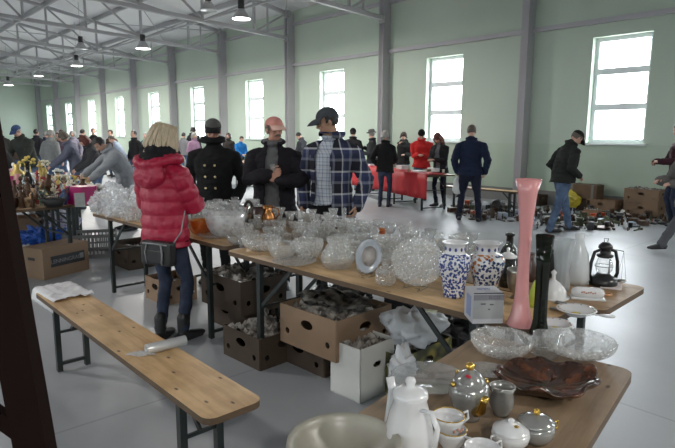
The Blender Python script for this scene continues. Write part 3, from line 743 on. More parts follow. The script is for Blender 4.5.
# man in dark jacket and jeans looking at the things on the floor
dkj=fabric('black_green_jacket',(.022,.024,.022))
pj=gp(559,229)
person('man in black jacket, blue jeans and peaked cap, looking down at wares on the floor',pj,(.92,.15),1.69,build=1.12,vox=.0105,head=(38,0,0),lean=13,belly=.02,
  hands=[(.20,.17,.98),(-.20,.12,.98)],feet=[(.10,-.20,0),(-.10,.26,0)],top=[dict(mat=dkj,hem=.84,t=.022,collar=.05,fold=1.4)],legs=dict(mat=mats_default['jeans'],w=1.12),hair=dict(mat=fair_,style='short'),hat=dict(style='cap',mat=fabric('black_cap',(.015,.015,.016))))
# red table people
redj=fabric('bright_red_jacket',(.50,.025,.025),bump=.2); 
def far(label,px,py,face,h,**k):
    k.setdefault('vox',.014); return person(label,gp(px,py),face,h,**k)
mens=lambda n,c:[dict(mat=fabric(n,c),hem=.80,t=.018,collar=.04)]
far('man in a bright red jacket and black knitted cap behind the red-clothed table',420,199,(-.25,-1),1.72,head=(35,0,0),lean=6,hands=[(.05,.30,1.12),(-.08,.30,1.12)],top=[dict(mat=redj,hem=.80,t=.02,collar=.05)],hat=dict(style='beanie',mat=blackcloth),hair=dict(mat=blackhair,style='short'),build=1.1,vox=.012)
far('long-haired auburn woman in a black jacket at the right end of the red-clothed table',439,205,(-.65,-.75),1.66,female=True,head=(40,0,0),lean=10,hands=[(.10,.34,1.10),(-.05,.33,1.10)],top=[dict(mat=greysw,hem=.86,t=-.004,name='grey_top'),dict(mat=fabric('black_jacket',(.02,.02,.022)),hem=.80,t=.01,open=(.05,.05,.5))],hair=dict(mat=redhair,style='bob',len=.24),vox=.012,legs=dict(mat=navyt,w=.85,boots=True))
far('grey-haired woman in a black jacket and jeans seen from behind at the red-clothed table',384,206,(.30,.95),1.66,female=True,build=1.08,head=(15,10,0),hands=[(.14,.34,1.02),(-.22,.10,.98)],top=[dict(mat=blackwool,hem=.80,t=.012,collar=.03)],hair=dict(mat=greyhair,style='bob',len=.07),legs=dict(mat=mats_default['darkjeans'],w=.92),vox=.012)
far('person in black with a hand to the face, behind the grey-haired woman',402,191,(-.3,-1),1.66,female=True,head=(20,10,0),hands=[(.03,.16,1.46),(-.1,.28,1.1)],top=mens('black_coat_b',(.02,.02,.02)),hair=dict(mat=brownhair,style='bob',len=.05))
far('man in a dark brimmed hat and dark coat, left of the grey-haired woman',371,190,(-.7,.2),1.70,head=(8,-40,0),hands=[(.20,.28,1.25),(-.15,.2,1.1)],top=mens('dark_coat_c',(.03,.032,.035)),hat=dict(style='hat',mat=capg),hair=dict(mat=greyhair,style='short'))
far('dark-haired person in a black coat half hidden behind the plaid-jacket man',352,190,(.2,1),1.74,top=mens('black_coat_d',(.018,.018,.02)),hair=dict(mat=blackhair,style='short'),hat=dict(style='beanie',mat=blackcloth))
# between the near men
far('man in a dark jacket with bowed head, between the pink-cap man and the plaid man',303,182,(-.6,.3),1.68,head=(40,0,0),lean=10,hands=[(.1,.35,1.0),(-.1,.35,1.0)],top=mens('dark_grey_jacket',(.04,.042,.05)),hair=dict(mat=blackhair,style='short'))
far('person in a bright blue jacket behind the far tables, right of the black-coated man',240,179,(.6,-.8),1.52,head=(20,0,0),lean=12,hands=[(.1,.35,1.0),(-.1,.35,1.0)],top=[dict(mat=fabric('bright_blue_jacket',(.02,.17,.48)),hem=.80,t=.02)],hair=dict(mat=brownhair,style='short'))
far('dark-haired person in a dark coat just right of the black-coated man',229,178,(-.3,-1),1.62,top=mens('brown_black_coat',(.03,.025,.022)),hair=dict(mat=brownhair,style='bob',len=.1),female=True)
far('person in a mauve coat half hidden behind the black-coated man',195,182,(.7,-.5),1.62,top=mens('mauve_coat',(.28,.17,.25)),hair=dict(mat=greyhair,style='bob',len=.12),female=True)
far('tall person in a dark hooded coat standing before a window, left of the black-coated man',194,173,(.2,1),1.86,top=[dict(mat=fabric('slate_hooded_coat',(.02,.022,.026)),hem=.7,t=.02,hood=True)],hair=dict(mat=blackhair,style='bob',len=.05))
# right edge
maroon=fabric('maroon_black_fleece',(.05,.018,.025)); greyp=fabric('grey_padded_jacket',(.13,.125,.12),bump=.4)
er=person('young man in a maroon and black fleece at the right edge, holding a cup',gp(673,222),(-.9,.15),1.80,vox=.012,build=1.05,head=(22,20,0),hands=[(.08,.33,1.10),(-.08,.33,1.10)],elbow=((.5,-.6,-.6),(-.5,-.6,-.6)),curl=(55,55),
  top=[dict(mat=maroon,hem=.84,t=.01,collar=.03)],legs=dict(mat=mats_default['darkjeans']),hair=dict(mat=brownhair,style='short'))
cup=B().lathe([(0,0),(.027,0),(.036,.085),(.037,.085),(.033,.084),(.025,.008),(0,.008)],16).obj('cup',mat('brown_paper_cup',(.2,.09,.06),.5)); tag(cup,'small dark paper cup held by the young man at the right edge','cup')
cup.location=world(er,(er['hands'][0]['C']+er['hands'][1]['C'])/2)-V((0,0,.04))
person('person in a long grey padded coat and grey trousers stepping in at the right edge',gp(687,246),(-.97,-.1),1.64,vox=.011,build=1.15,lean=12,head=(25,0,0),hipz=.84,hands=[(.16,.42,1.02),(-.16,.42,1.0)],feet=[(.12,-.2,0),(-.12,.56,0)],
  top=[dict(mat=greyp,hem=.62,t=.035,puff=.13,collar=.05)],legs=dict(mat=fabric('grey_trousers',(.09,.095,.11)),w=1.15),hair=dict(mat=greyhair,style='short'))
# left crowd
lt=[('woman in a light grey jacket with black hair, bending far over the ornament table',129,232,(-.75,-.65),1.64,dict(female=True,lean=36,head=(38,10,0),hands=[(.12,.72,.92),(-.16,.66,.90)],top=[dict(mat=fabric('light_grey_jacket',(.27,.285,.31)),hem=.74,t=.02,collar=.05)],hair=dict(mat=blackhair,style='short'),vox=.0105,legs=dict(mat=navyt),build=1.1)),
('auburn-haired woman in a dark jacket, left of the bending woman in light grey',101,213,(-.8,-.6),1.58,dict(female=True,lean=22,head=(28,0,0),hands=[(.12,.46,.95),(-.12,.46,.95)],top=mens('dark_slate_jacket',(.05,.05,.055)),hair=dict(mat=redhair,style='bob',len=.12))),
('woman with glasses, brown hair and a blue-grey jacket, reaching over the ornaments',80,212,(-.85,-.5),1.64,dict(female=True,lean=20,head=(20,0,0),glasses=True,hands=[(.12,.50,.98),(-.12,.50,.98)],top=mens('blue_grey_jacket',(.12,.13,.18)),hair=dict(mat=fair_,style='bob',len=.05),vox=.012)),
('person in a pale grey knitted coat seen from behind in the far left crowd',54,196,(.2,.9),1.66,dict(female=True,head=(15,0,0),top=mens('pale_grey_knit',(.24,.25,.25)),hair=dict(mat=greyhair,style='bob',len=.03),build=1.1)),
('man in a blue cap and dark green jacket, bending over the left table',32,206,(-.2,-.9),1.78,dict(lean=24,head=(18,0,0),build=1.15,hands=[(.2,.45,.9),(-.2,.45,.9)],top=mens('dark_olive_jacket',(.035,.04,.035)),hair=dict(mat=greyhair,style='short'),hat=dict(style='cap',mat=fabric('blue_cap',(.04,.07,.16))))),
('broad man in a black coat, stooping at the far left beside the post',10,216,(-.9,-.4),1.75,dict(lean=38,head=(20,0,0),build=1.2,hands=[(.2,.55,.8),(-.2,.55,.8)],top=mens('black_coat_e',(.02,.02,.022)),hair=dict(mat=brownhair,style='short'))),
('person in a pale blue jacket behind the bending woman in light grey',124,186,(-.8,-.3),1.58,dict(lean=30,head=(20,0,0),top=[dict(mat=fabric('pale_blue_jacket',(.35,.42,.52)),hem=.78,t=.02,collar=.0)],hair=dict(mat=fair_,style='short'))),
('person in black with dark hair at the column left of the blond woman',136,186,(-.5,-.8),1.66,dict(top=mens('black_coat_f',(.02,.02,.022)),hair=dict(mat=blackhair,style='short'))),
]
for lb,px,py,fc,h_,k in lt: far(lb,px,py,fc,h_,**k)
far('brown-haired person in a plum jacket in the far crowd above the ornament tables',65,183,(-.4,-.9),1.68,head=(10,0,0),top=mens('plum_jacket',(.12,.08,.11)),hair=dict(mat=brownhair,style='short'),vox=.017)
far('bald man in a brown jacket in the far left crowd',22,188,(.2,-.9),1.66,skin='ruddy',top=mens('brown_jacket',(.10,.07,.05)),hair=dict(mat=fair_,style='bald'),vox=.017)
far('person in a black coat in the far crowd, left of the pale grey knitted coat',39,181,(.1,.9),1.70,top=mens('black_coat_g',(.025,.025,.03)),hair=dict(mat=blackhair,style='short'),vox=.017)
far('grey-haired person in a navy coat in the far crowd, near the pale grey coat',48,179,(.5,.8),1.62,top=mens('navy_coat_h',(.03,.035,.07)),hair=dict(mat=greyhair,style='short'),vox=.017)
far('person in dark clothes in the far crowd behind the auburn-haired woman',96,182,(.3,-.9),1.74,top=mens('black_coat_i',(.025,.022,.022)),hair=dict(mat=brownhair,style='short'),vox=.017)
far('grey-haired person in a lilac coat in the far crowd',75,181,(.1,-.9),1.66,top=mens('lilac_coat',(.25,.24,.30)),hair=dict(mat=greyhair,style='bob',len=.02),vox=.017)
for lb,px,py,fc,hh,nm_c,c,hr in [('person in a beige coat far off between the second and third windows from the end',60,176,(.2,-.9),1.6,'beige_coat',(.30,.26,.2),brownhair),('person in a dark coat far off, left of the third column',84,178,(.4,.9),1.72,'black_coat_j',(.03,.03,.03),blackhair),
 ('person in a brown coat far off beside the pale blue jacket',113,179,(-.4,-.9),1.7,'brown_coat_k',(.08,.05,.04),brownhair),('person in a teal jacket far off at the column right of the pale blue jacket',147,176,(-.3,-.9),1.6,'teal_jacket',(.05,.14,.16),greyhair),
 ('person in a dark coat far off at the very left edge',4,186,(.4,-.9),1.7,'black_coat_l',(.03,.03,.03),greyhair),('person in a grey coat far off, right of the blond woman\u2019s head',184,176,(.3,.9),1.62,'grey_coat_m',(.15,.15,.16),blackhair)]:
    far(lb,px,py,fc,hh,head=(12,0,0),top=mens(nm_c,c),hair=dict(mat=hr,style='short'),vox=.017)
# ------------------------------------------------------------------ furniture
def _wood(name,c0,c1,knot=(.06,.03,.015)):
    def bld(N,L,b):
        tc=N.new('ShaderNodeTexCoord'); mp=N.new('ShaderNodeMapping'); mp.inputs['Scale'].default_value=(1.2,14,14); L.new(tc.outputs['Object'],mp.inputs[0])
        n=N.new('ShaderNodeTexNoise'); n.inputs['Scale'].default_value=1.6; n.inputs['Detail'].default_value=8; n.inputs['Roughness'].default_value=.65; L.new(mp.outputs[0],n.inputs['Vector'])
        c=ramp(N,L,n.outputs['Fac'],[(.3,c0),(.55,c1),(.75,tuple(min(1,x*1.12) for x in c1))])
        v=N.new('ShaderNodeTexVoronoi'); v.voronoi_dimensions='2D'; v.inputs['Scale'].default_value=1; m2=N.new('ShaderNodeMapping'); m2.inputs['Scale'].default_value=(3.2,7,3); L.new(tc.outputs['Object'],m2.inputs[0]); L.new(m2.outputs[0],v.inputs['Vector'])
        k=N.new('ShaderNodeMapRange'); k.inputs[1].default_value=.02; k.inputs[2].default_value=.06; L.new(v.outputs['Distance'],k.inputs[0])
        mx=N.new('ShaderNodeMix'); mx.data_type='RGBA'; L.new(k.outputs[0],mx.inputs[0]); mx.inputs[6].default_value=(*knot,1); L.new(c,mx.inputs[7])
        n3=N.new('ShaderNodeTexNoise'); n3.inputs['Scale'].default_value=4; n3.inputs['Detail'].default_value=6; L.new(tc.outputs['Object'],n3.inputs['Vector'])
        st=ramp(N,L,n3.outputs['Fac'],[(.35,(.72,.68,.62)),(.6,(1,1,1))]); m3=N.new('ShaderNodeMix'); m3.data_type='RGBA'; m3.blend_type='MULTIPLY'; m3.inputs[0].default_value=1; L.new(mx.outputs[2],m3.inputs[6]); L.new(st,m3.inputs[7])
        L.new(m3.outputs[2],b.inputs['Base Color'])
    return node_mat(name,bld,.5)
pine=_wood('varnished_pine',(.45,.28,.13),(.64,.43,.225)); oldpine=_wood('worn_table_wood',(.25,.155,.08),(.40,.265,.15))
greywood=_wood('worn_grey_brown_wood',(.17,.115,.07),(.29,.205,.13)); edgem=mat('dark_wood_edge',(.10,.062,.035),.6,var=.3); greensteel=mat('dark_green_steel',(.012,.018,.018),.45,var=.2)
def rounded(L_,W,r=.05,n=5):
    P=[]
    for cx,cy,a0 in((L_-r,W-r,0),(r,W-r,90),(r,r,180),(L_-r,r,270)):
        for i in range(n+1): a=math.radians(a0+90*i/n); P.append((cx+r*math.cos(a),cy+r*math.sin(a)))
    return P
def trestle(kind,label,cat,p,rz,L_,W,h,wood=pine,inset=.30,group=None):
    "folding beer-tent table or bench; p = one top corner, local x along length, local y across"
    t=thing(kind,label,cat,(p[0],p[1],0),rz,group)
    b=B(); b.prism(rounded(L_,W),h-.028,h)
    for f in b.bm.faces:
        if abs(f.normal.z)<.5: f.material_index=1
    b.bm.normal_update()
    for f in b.bm.faces: f.material_index=1 if abs(f.normal.z)<.5 else 0
    b.obj('seat' if kind=='trestle_bench' else 'tabletop',[wood,edgem],t)
    lw=.036; y0=.045 if W<.4 else .06; y1=W-y0
    for x,sg in((inset,1),(L_-inset,-1)):
        for y in(y0,y1):
            b=B(); b.box((x,y,(h-.03)/2),(lw,lw*.9,h-.03)); b.obj('leg',greensteel,t)
        B().box((x,(y0+y1)/2,.05),(.022,y1-y0,.02)).obj('floor_bar',greensteel,t)
        B().box((x,(y0+y1)/2,h-.047),(.03,y1-y0,.03)).obj('crossbar',greensteel,t)
        for y in ((y0,y1) if W>.4 else ((y0+y1)/2,)):
            B().bar((x,y,h*.55),(x+sg*h*.42,y,h-.04),.024,.012,up=(0,1,0)).obj('brace',greensteel,t)
        B().box((x,(y0+y1)/2,h*.55),(.014,y1-y0,.016)).obj('cross_rod',greensteel,t)
    return t
TZ=.77
O_=G(226,252,TZ); U=V((math.cos(math.radians(-45)),math.sin(math.radians(-45)),0)); Vv=V((-U.y,U.x,0)); RZ=math.radians(-45)
def TF(u,v,z=TZ): return V((O_.x,O_.y,0))+U*u+Vv*v+V((0,0,z))
TL,TW=2.2,.46
trestle('trestle_table','pine folding table in front row under glassware, right of the seam, by the plate stands','table',TF(0,0),RZ,TL,TW,TZ)
trestle('trestle_table','pine folding table in front row, left of the seam, under wrapped glassware','table',TF(-2.48,.07),RZ,2.36,TW,TZ)
trestle('trestle_table','pine folding table of the back row whose end carries the black lantern','table',TF(.11,.475),RZ,2.2,.60,TZ,oldpine)
trestle('trestle_table','pine folding table of the back row, hidden under glassware before the black-coated man','table',TF(-2.33,.56),RZ,2.42,.62,TZ,oldpine)
# near right table: long edge runs away from the photographer
c1=G(476,335,TZ); c2=G(375,403,TZ); dv=(c1-c2).normalized(); nr=V((dv.y,-dv.x,0))
ang=math.atan2(dv.y,dv.x)
NW=.56; st_=c1-dv*2.16
# local x along dv, local y to the left of dv -> origin at right near corner
trestle('trestle_table','worn brown folding table nearest the camera, carrying the coffee pot and brown dish','table',st_+nr*NW,ang,2.2,NW,TZ,greywood,inset=.35)
# bench
b0=G(35,296,.48); b1=G(205,420,.48); bd=(b1-b0).normalized(); brz=math.atan2(bd.y,bd.x)
bench=trestle('trestle_bench','pine folding bench with dark green legs, standing alone on the floor in the foreground','bench',b0,brz,(b1-b0).length+.03,.265,.48,inset=.30)
# ornament tables on the left
dc=G(96,205.5,TZ); dd_=(G(15,214,TZ)-dc).normalized(); drz=math.atan2(dd_.y,dd_.x)
pd=V((dd_.y,-dd_.x,0))   # away from camera, to the back left
if pd.y<0: pd=-pd
side=1 if V((-dd_.y,dd_.x,0)).dot(pd)>0 else -1
def DF(a,bk,z=TZ): return dc+dd_*a+pd*bk+V((0,0,z-TZ))
def dtab(label,a,bk,L_=2.2,W=.68):
    o=DF(a,bk) if side>0 else DF(a,bk+W); 
    if side>0: trestle('trestle_table',label,'table',o,drz,L_,W,TZ,oldpine)
    else: trestle('trestle_table',label,'table',o,drz,L_,W,TZ,oldpine)
dtab('folding table on the left with magenta boxes and ornaments, nearest row',0,0)
dtab('folding table on the left behind the ornament row, with bouquets',-.40,.72)
dtab('third folding table on the left, before the leaning shoppers',-.80,1.44)
dtab('fourth folding table on the left, right before the leaning shoppers',-1.2,2.16)
# far tables
def ftab(label,px,py,ang,L_=2.2,W=.7,wood=oldpine,h=TZ,kind='trestle_table',cat='table'):
    return trestle(kind,label,cat,G(px,py,h),ang,L_,W,h,wood)
dwall=math.atan2(math.cos(A),-math.sin(A))
ftab('folding table with small wares in the background, right of the black-coated man',262,163,dwall)
ftab('folding table with papers behind the blond woman, left of the black-coated man',196,170,dwall)
ftab('folding table in the far left background behind the crowd',150,160,dwall)
# red clothed tables
redc=mat('red_tablecloth',(.42,.012,.018),.6,var=.15,scale=5,bump=.15,bscale=8)
rr0=G(427,174,TZ); rl=G(352,165.5,TZ); rd=(rl-rr0); RL=rd.length; rd.normalize(); rn=V((-rd.y,rd.x,0)); rn=rn if rn.y>0 else -rn
rang=math.atan2(rd.y,rd.x)
for i in range(2):
    o=rr0+rd*(RL/2*i+.02)+rn*.02
    if V((-rd.y,rd.x,0)).dot(rn)<0: o=o+rn*.68
    trestle('trestle_table',('right' if i==0 else 'left')+' one of the two folding tables hidden under the red cloth','table',o,rang,RL/2-.03,.68,TZ-.01,oldpine)
b=B(); n_=40
def clothfn(u,v_):
    x=u*RL; w_=.012*math.sin(x*9)+.01*math.sin(x*23+1)
    if v_<.5: z=TZ-.50*(1-v_*2)-.0; off=-.018+w_*(1-v_*2)*1.5
    else: z=TZ+.004; off=-.012+(v_-.5)*2*.52
    if v_==.5: z=TZ+.004
    return rr0+rd*x+rn*off+V((0,0,z-TZ))
b.grid(n_,8,clothfn); bmesh.ops.recalc_face_normals(b.bm,faces=b.bm.faces[:])
o=b.obj('red_tablecloth',redc); tag(o,'long red cloth hanging over the tables in front of the red-jacket man','tablecloth'); 
m_=o.modifiers.new('s','SOLIDIFY'); m_.thickness=.004; m_.offset=1
q=G(441,184.5,.50); e_=G(475,187,.50); ba=math.atan2((e_-q).y,(e_-q).x)
trestle('trestle_bench','low pine bench between the red-clothed table and the man in navy','bench',q,ba,1.9,.28,.50)
# dark slanted wooden frame at the left edge, close to the camera
dkw=mat('dark_red_brown_wood',(.011,.005,.004),.85,spec=.08,var=.4,scale=3,stretch=(1,1,.15),bump=.2,bscale=12)
t=thing('wooden_lattice_frame','dark red-brown slatted wooden frame leaning at the left edge, nearest the camera','frame',(0,0,0))
Yp=.95
def fr(x,y,Y=Yp): return ray_at(x,y,Y)
t.location=(-.62,Yp,0); inv=M.Translation((.62,-Yp,0))
def fl(x,y,Y=Yp): return inv@fr(x,y,Y)
top_=fl(-3,60,Yp+.10); bot=inv@V((fr(52,452).x+.075,Yp-.03,0)); 
dpost=(top_-bot)
b=B(); 
p_hi=fl(-26,120); p_lo=fl(37,448); dr=(p_hi-p_lo).normalized(); k=(p_lo.z)/dr.z
foot=p_lo-dr*k
b.bar(foot+V((0,0,.01)),p_lo+dr*1.1,.060,.035,up=(0,1,0)); b.obj('post',dkw,t)
for i in range(5):
    z=.32+.17*i; c=foot+dr*((z)/dr.z)
    B().bar(c+V((-.01,.0,0)),c+V((-.30,.02,.22)),.03,.018,up=(0,1,0)).obj('slat',dkw,t)
b=B(); b.bar(foot+V((-.30,.02,.01)),p_lo+dr*1.1+V((-.30,.02,0)),.06,.035,up=(0,1,0)); b.obj('post',dkw,t)
# ------------------------------------------------------------------ boxes
card=mat('brown_cardboard',(.25,.165,.105),.8,var=.12,scale=6,bump=.1,bscale=12); cardd=mat('dark_shaded_printed_cardboard',(.050,.032,.020),.75,var=.3,scale=9); cardw=mat('white_cardboard',(.60,.60,.58),.7,var=.06)  # dark printed card, darkened further for the shade under the tables
cardy=node_mat('banana_printed_cardboard',lambda N,L,b:(lambda tc,v:(L.new(tc.outputs['Object'],v.inputs['Vector']),L.new(ramp(N,L,v.outputs['Distance'],[(.25,(.35,.26,.05)),(.4,(.16,.15,.04)),(.6,(.05,.05,.025))]),b.inputs['Base Color'])))(N.new('ShaderNodeTexCoord'),(lambda v:(setattr(v.inputs['Scale'],'default_value',9),v)[1])(N.new('ShaderNodeTexVoronoi'))),.7)
newsp=node_mat('crumpled_newspaper',lambda N,L,b:(lambda tc,v:(L.new(tc.outputs['Object'],v.inputs['Vector']),L.new(ramp(N,L,v.outputs['Fac'],[(.38,(.06,.055,.05)),(.5,(.22,.20,.18)),(.62,(.42,.40,.37))]),b.inputs['Base Color'])))(N.new('ShaderNodeTexCoord'),(lambda v:(setattr(v.inputs['Scale'],'default_value',16),v)[1])(N.new('ShaderNodeTexNoise'))),.8)
def wallpanel(w,h,holes,t=.006):
    "upright board in xz plane with real holes; hole=(cx,cz,rx,rz)"
    bm=bmesh.new(); es=[]
    def loop(P):
        vs=[bm.verts.new((x,0,z)) for x,z in P]
        for i in range(len(vs)): es.append(bm.edges.new((vs[i],vs[(i+1)%len(vs)])))
    loop([(-w/2,0),(w/2,0),(w/2,h),(-w/2,h)])
    for cx,cz,rx,rz_ in holes: loop([(cx+rx*math.cos(a),cz+rz_*math.sin(a)) for a in[2*PI*k/14 for k in range(14)]])
    bmesh.ops.triangle_fill(bm,edges=es,use_beauty=True)
    bmesh.ops.solidify(bm,geom=bm.faces[:],thickness=t)
    return bm
def carton(name,label,p,rz,L_,W,h,m,holes='hand',group=None,fill=None,z=0,flaps=False,cat='box',fillm=None):
    "open box, p = centre of the base"
    t=thing(name,label,cat,(p[0],p[1],z),rz,group)
    hl=[(0,h*.62,min(.05,L_*.15),.018)] if holes=='hand' else []
    if holes=='banana': hl=[(0,h*.66,.055,.03),(-L_*.36,h*.35,.02,.02),(L_*.36,h*.35,.02,.02)]
    b=B()
    for (w,off,ax) in((L_,-W/2,0),(L_,W/2,0),(W,-L_/2,1),(W,L_/2,1)):
        hh=hl if (ax==1 or holes=='banana') else []
        hh=[(cx*(w/L_),cz,min(rx,w*.2),rz_) for cx,cz,rx,rz_ in hh]
        bm=wallpanel(w,h,hh)
        T_=M.Translation((0,off,0)) if ax==0 else M.Translation((off,0,0))@M.Rotation(PI/2,4,'Z')
        bmesh.ops.transform(bm,matrix=T_,verts=bm.verts); me=bpy.data.meshes.new('t'); bm.to_mesh(me); bm.free(); b.bm.from_mesh(me); bpy.data.meshes.remove(me)
    b.box((0,0,.005),(L_,W,.008)); b.obj('carton_wall',m,t)
    if fill is not None:
        b=B(); sd=rnd.random()*50; b.grid(18,18,lambda u,v_:V(((u-.5)*(L_-.02),(v_-.5)*(W-.02),fill*h+.05*noise.noise(V((u*5+sd,v_*5,0)))+.05*noise.noise(V((u*14+sd,v_*14,3))))))
        for f in b.bm.faces: f.smooth=False
        o=b.obj('contents',fillm or newsp,t); o['kind']='stuff'; o['label']='crumpled newspaper packing filling the box'
    return t
uang=RZ
# big closed carton with the printed label
q0=G(45,284,0); q1=G(90,272,0); q2=G(31,262,0)
ax=(q1-q0); LB=ax.length; ax.normalize(); bz=math.atan2(ax.y,ax.x); WB_=.36; HB=.33
t=thing('closed_carton','long closed brown carton with a black label strip, on the floor by the left tables','box',q0,bz)
b=B(); b.box((LB/2,WB_/2,HB/2),(LB,WB_,HB)); b.obj('carton_body',card,t)
B().box((LB/2,WB_/2-.015,HB+.003),(LB+.004,WB_-.03,.006)).obj('lid_flap',card,t)
B().box((-.004,WB_*.5,HB*.66),(.006,.10,.03)).obj('hand_hole_shade',darkm,t)  # no opening here: dark slab imitates the shade inside a hand hole
B().box((LB*.53,-.003,HB*.55),(LB*.74,.004,HB*.36)).obj('label_strip',mat('black_label',(.025,.025,.03),.5),t)
def text(s_,size,m,parent,loc,rot,name='lettering',ext=.001,align='CENTER'):
    c=bpy.data.curves.new(name,'FONT'); c.body=s_; c.size=size; c.extrude=ext; c.align_x=align; c.align_y='CENTER'; c.materials.append(m)
    tmp=bpy.data.objects.new('tmp',c); COL.objects.link(tmp); dg=bpy.context.evaluated_depsgraph_get(); dg.update()
    me=bpy.data.meshes.new_from_object(tmp.evaluated_get(dg)); bpy.data.objects.remove(tmp)
    o=bpy.data.objects.new(name,me); COL.objects.link(o); o.parent=parent; o.location=loc; o.rotation_euler=rot; return o
text('LENNINGRAD',.062,mat('grey_print',(.22,.22,.23),.6),t,(LB*.49,-.006,HB*.54),(PI/2,0,0))
B().box((LB*.83,-.0062,HB*.57),(.05,.002,.06)).obj('printed_square',mat('grey_print',(0,0,0)),t)
def rbox(name,label,px,py,W,L_,h,m,**k):
    "px,py = nearest bottom corner seen; box runs along table direction and back"
    c=G(px,py,k.get('z',0)); rz=k.pop('rz',RZ); u=V((math.cos(rz),math.sin(rz),0)); v_=V((-u.y,u.x,0))
    # corner is right-front : box extends -u*L, +v*W
    ctr=c-u*L_/2+v_*W/2
    return carton(name,label,ctr,rz,L_,W,h,m,**k),ctr
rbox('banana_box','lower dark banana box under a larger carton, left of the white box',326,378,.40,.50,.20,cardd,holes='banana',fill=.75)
rz_=math.radians(-38)
bx,ct=rbox('open_carton','large tan open carton full of newspapers, stacked on the dark banana box',338,363,.50,.52,.26,card,holes='banana',fill=.88,z=.205,rz=RZ)
for i,(dx,dy,a_) in enumerate(((-.06,.06,.5),(.05,-.08,-.4),(.1,.1,1.2))):
    b=B(); b.grid(6,4,lambda u,v_:V(((u-.5)*.34,(v_-.5)*.2,.02*math.sin(u*7+i)+.012*math.sin(v_*9)))); bmesh.ops.solidify(b.bm,geom=b.bm.faces[:],thickness=.003)
    o=b.obj('folded_newspaper',newsp,None,(ct.x+dx,ct.y+dy,.205+.26*.88+.06+.015*i),a_); tag(o,'loose folded newspaper lying on top inside the large tan open carton','newspaper','newspapers in the large tan carton'); o.rotation_euler=(.12,.1*i,a_)
rbox('open_carton','open brown crate heaped with crumpled paper, beside the left leg of the right front table',262,372,.40,.42,.22,cardd,holes='banana',fill=.95)
rbox('open_carton','white open carton with a hand hole, filled with crumpled newspaper',362,404,.30,.24,.33,cardw,holes='hand',fill=.93)
b=B().box((0,0,.045),(.24,.3,.09)); c_=G(372,402,0)+Vv*.20; o=b.obj('closed_carton',cardw,None,(c_.x+.12,c_.y+.12,0),RZ); tag(o,'small low white box just right of the white open carton','box')
rbox('banana_box','yellow and green printed banana box under the white plastic bag',404,398,.50,.36,.26,cardy,holes='banana',fill=.6)
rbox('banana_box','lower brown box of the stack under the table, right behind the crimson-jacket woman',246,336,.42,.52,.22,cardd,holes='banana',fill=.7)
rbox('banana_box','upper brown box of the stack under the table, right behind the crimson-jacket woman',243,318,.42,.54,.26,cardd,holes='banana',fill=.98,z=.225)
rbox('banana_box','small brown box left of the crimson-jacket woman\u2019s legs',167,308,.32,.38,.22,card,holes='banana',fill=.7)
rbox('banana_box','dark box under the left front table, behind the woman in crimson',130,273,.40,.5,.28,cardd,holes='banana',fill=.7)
# plastic bag, black items on yellow box
plast=glass('thin_clear_plastic',haze=.45,hazecol=(.9,.92,.95),rough=.15,cut=.2,cscale=12,edge=.5)
def crumple(name,label,cat,c,r,m,seed=1,amp=.35,fr_=3,vox=.012,flat=False,kind=None,rz=0):
    b=B(); b.ell((0,0,r[2]),r,None,40,28)
    sd=seed*7.3
    for v in b.bm.verts:
        d=v.co-V((0,0,r[2])); n_=d.normalized()
        k=1+amp*(noise.noise(n_*fr_+V((sd,0,0)))+.5*abs(noise.noise(n_*fr_*2.6+V((0,sd,0))))-.25*abs(noise.noise(n_*fr_*6+V((0,0,sd)))))
        v.co=V((0,0,r[2]))+d*k
        v.co.z=max(0.002,v.co.z)
    for f in b.bm.faces: f.smooth=not flat
    o=b.obj(name,m,None,c,rz); tag(o,label,cat); return o
wbag=mat('white_plastic_bag',(.66,.68,.72),.35,var=.08,bump=.5,bscale=14)
crumple('plastic_bag','crumpled white plastic bag on top of the yellow banana box','bag',tuple(G(415,330,.36))[:2]+(.28,),(.19,.14,.11),wbag,3,.45,2.2)
crumple('plastic_bag','rolled white plastic sheet hanging down over the right of the yellow box','bag',tuple(G(404,385,.1))[:2]+(.0,),(.07,.07,.17),wbag,5,.5,3)
crumple('black_bag','black plastic sheet beside the crumpled white plastic bag','bag',tuple(G(445,338,.1)+V((.05,.25,0)))[:2]+(.0,),(.26,.24,.17),darkm,8,.7,3,flat=True)
b=B(); b.box((0,0,.12),(.62,.42,.02)); 
for s_ in(-1,1): b.box((s_*.31,0,.13),(.015,.42,.2)); b.box((0,s_*.21,.13),(.62,.015,.2))
o=b.obj('black_tray',darkm,None,tuple(G(440,345,.0)+V((.02,.62,0))),RZ); tag(o,'shallow black plastic tray on the floor behind the white plastic bag','tray')
# left under-table stuff
bluem=mat('blue_plastic_bag',(.03,.12,.50),.35,var=.2,bump=.4,bscale=12); 
crumple('plastic_bag','bright blue plastic bag on the floor behind the long closed carton','bag',G(42,252,0),(.36,.22,.13),bluem,2,.8,3,flat=True)
crumple('fabric_bundle','white and lilac patterned cloth bundle under the left table','cloth',G(62,240,0),(.25,.2,.20),node_mat('lilac_print_cloth',lambda N,L,b:(lambda tc,v:(L.new(tc.outputs['Object'],v.inputs['Vector']),L.new(ramp(N,L,v.outputs['Distance'],[(.2,(.12,.13,.45)),(.45,(.6,.6,.68))]),b.inputs['Base Color'])))(N.new('ShaderNodeTexCoord'),(lambda v:(setattr(v.inputs['Scale'],'default_value',18),v)[1])(N.new('ShaderNodeTexVoronoi'))),.8),4,.6,3)
crumple('plastic_bag','black rubbish bag under the left ornament table','bag',G(52,232,0),(.30,.25,.28),darkm,6,.5,3,flat=True)
crumple('plastic_bag','white translucent bag on the floor at the foot of the dark post','bag',G(27,262,0),(.14,.12,.08),wbag,9,.6,3)
carton('open_carton','brown carton half hidden by the dark post under the left table',G(20,243,0),.6,.5,.4,.34,card,fill=.7)
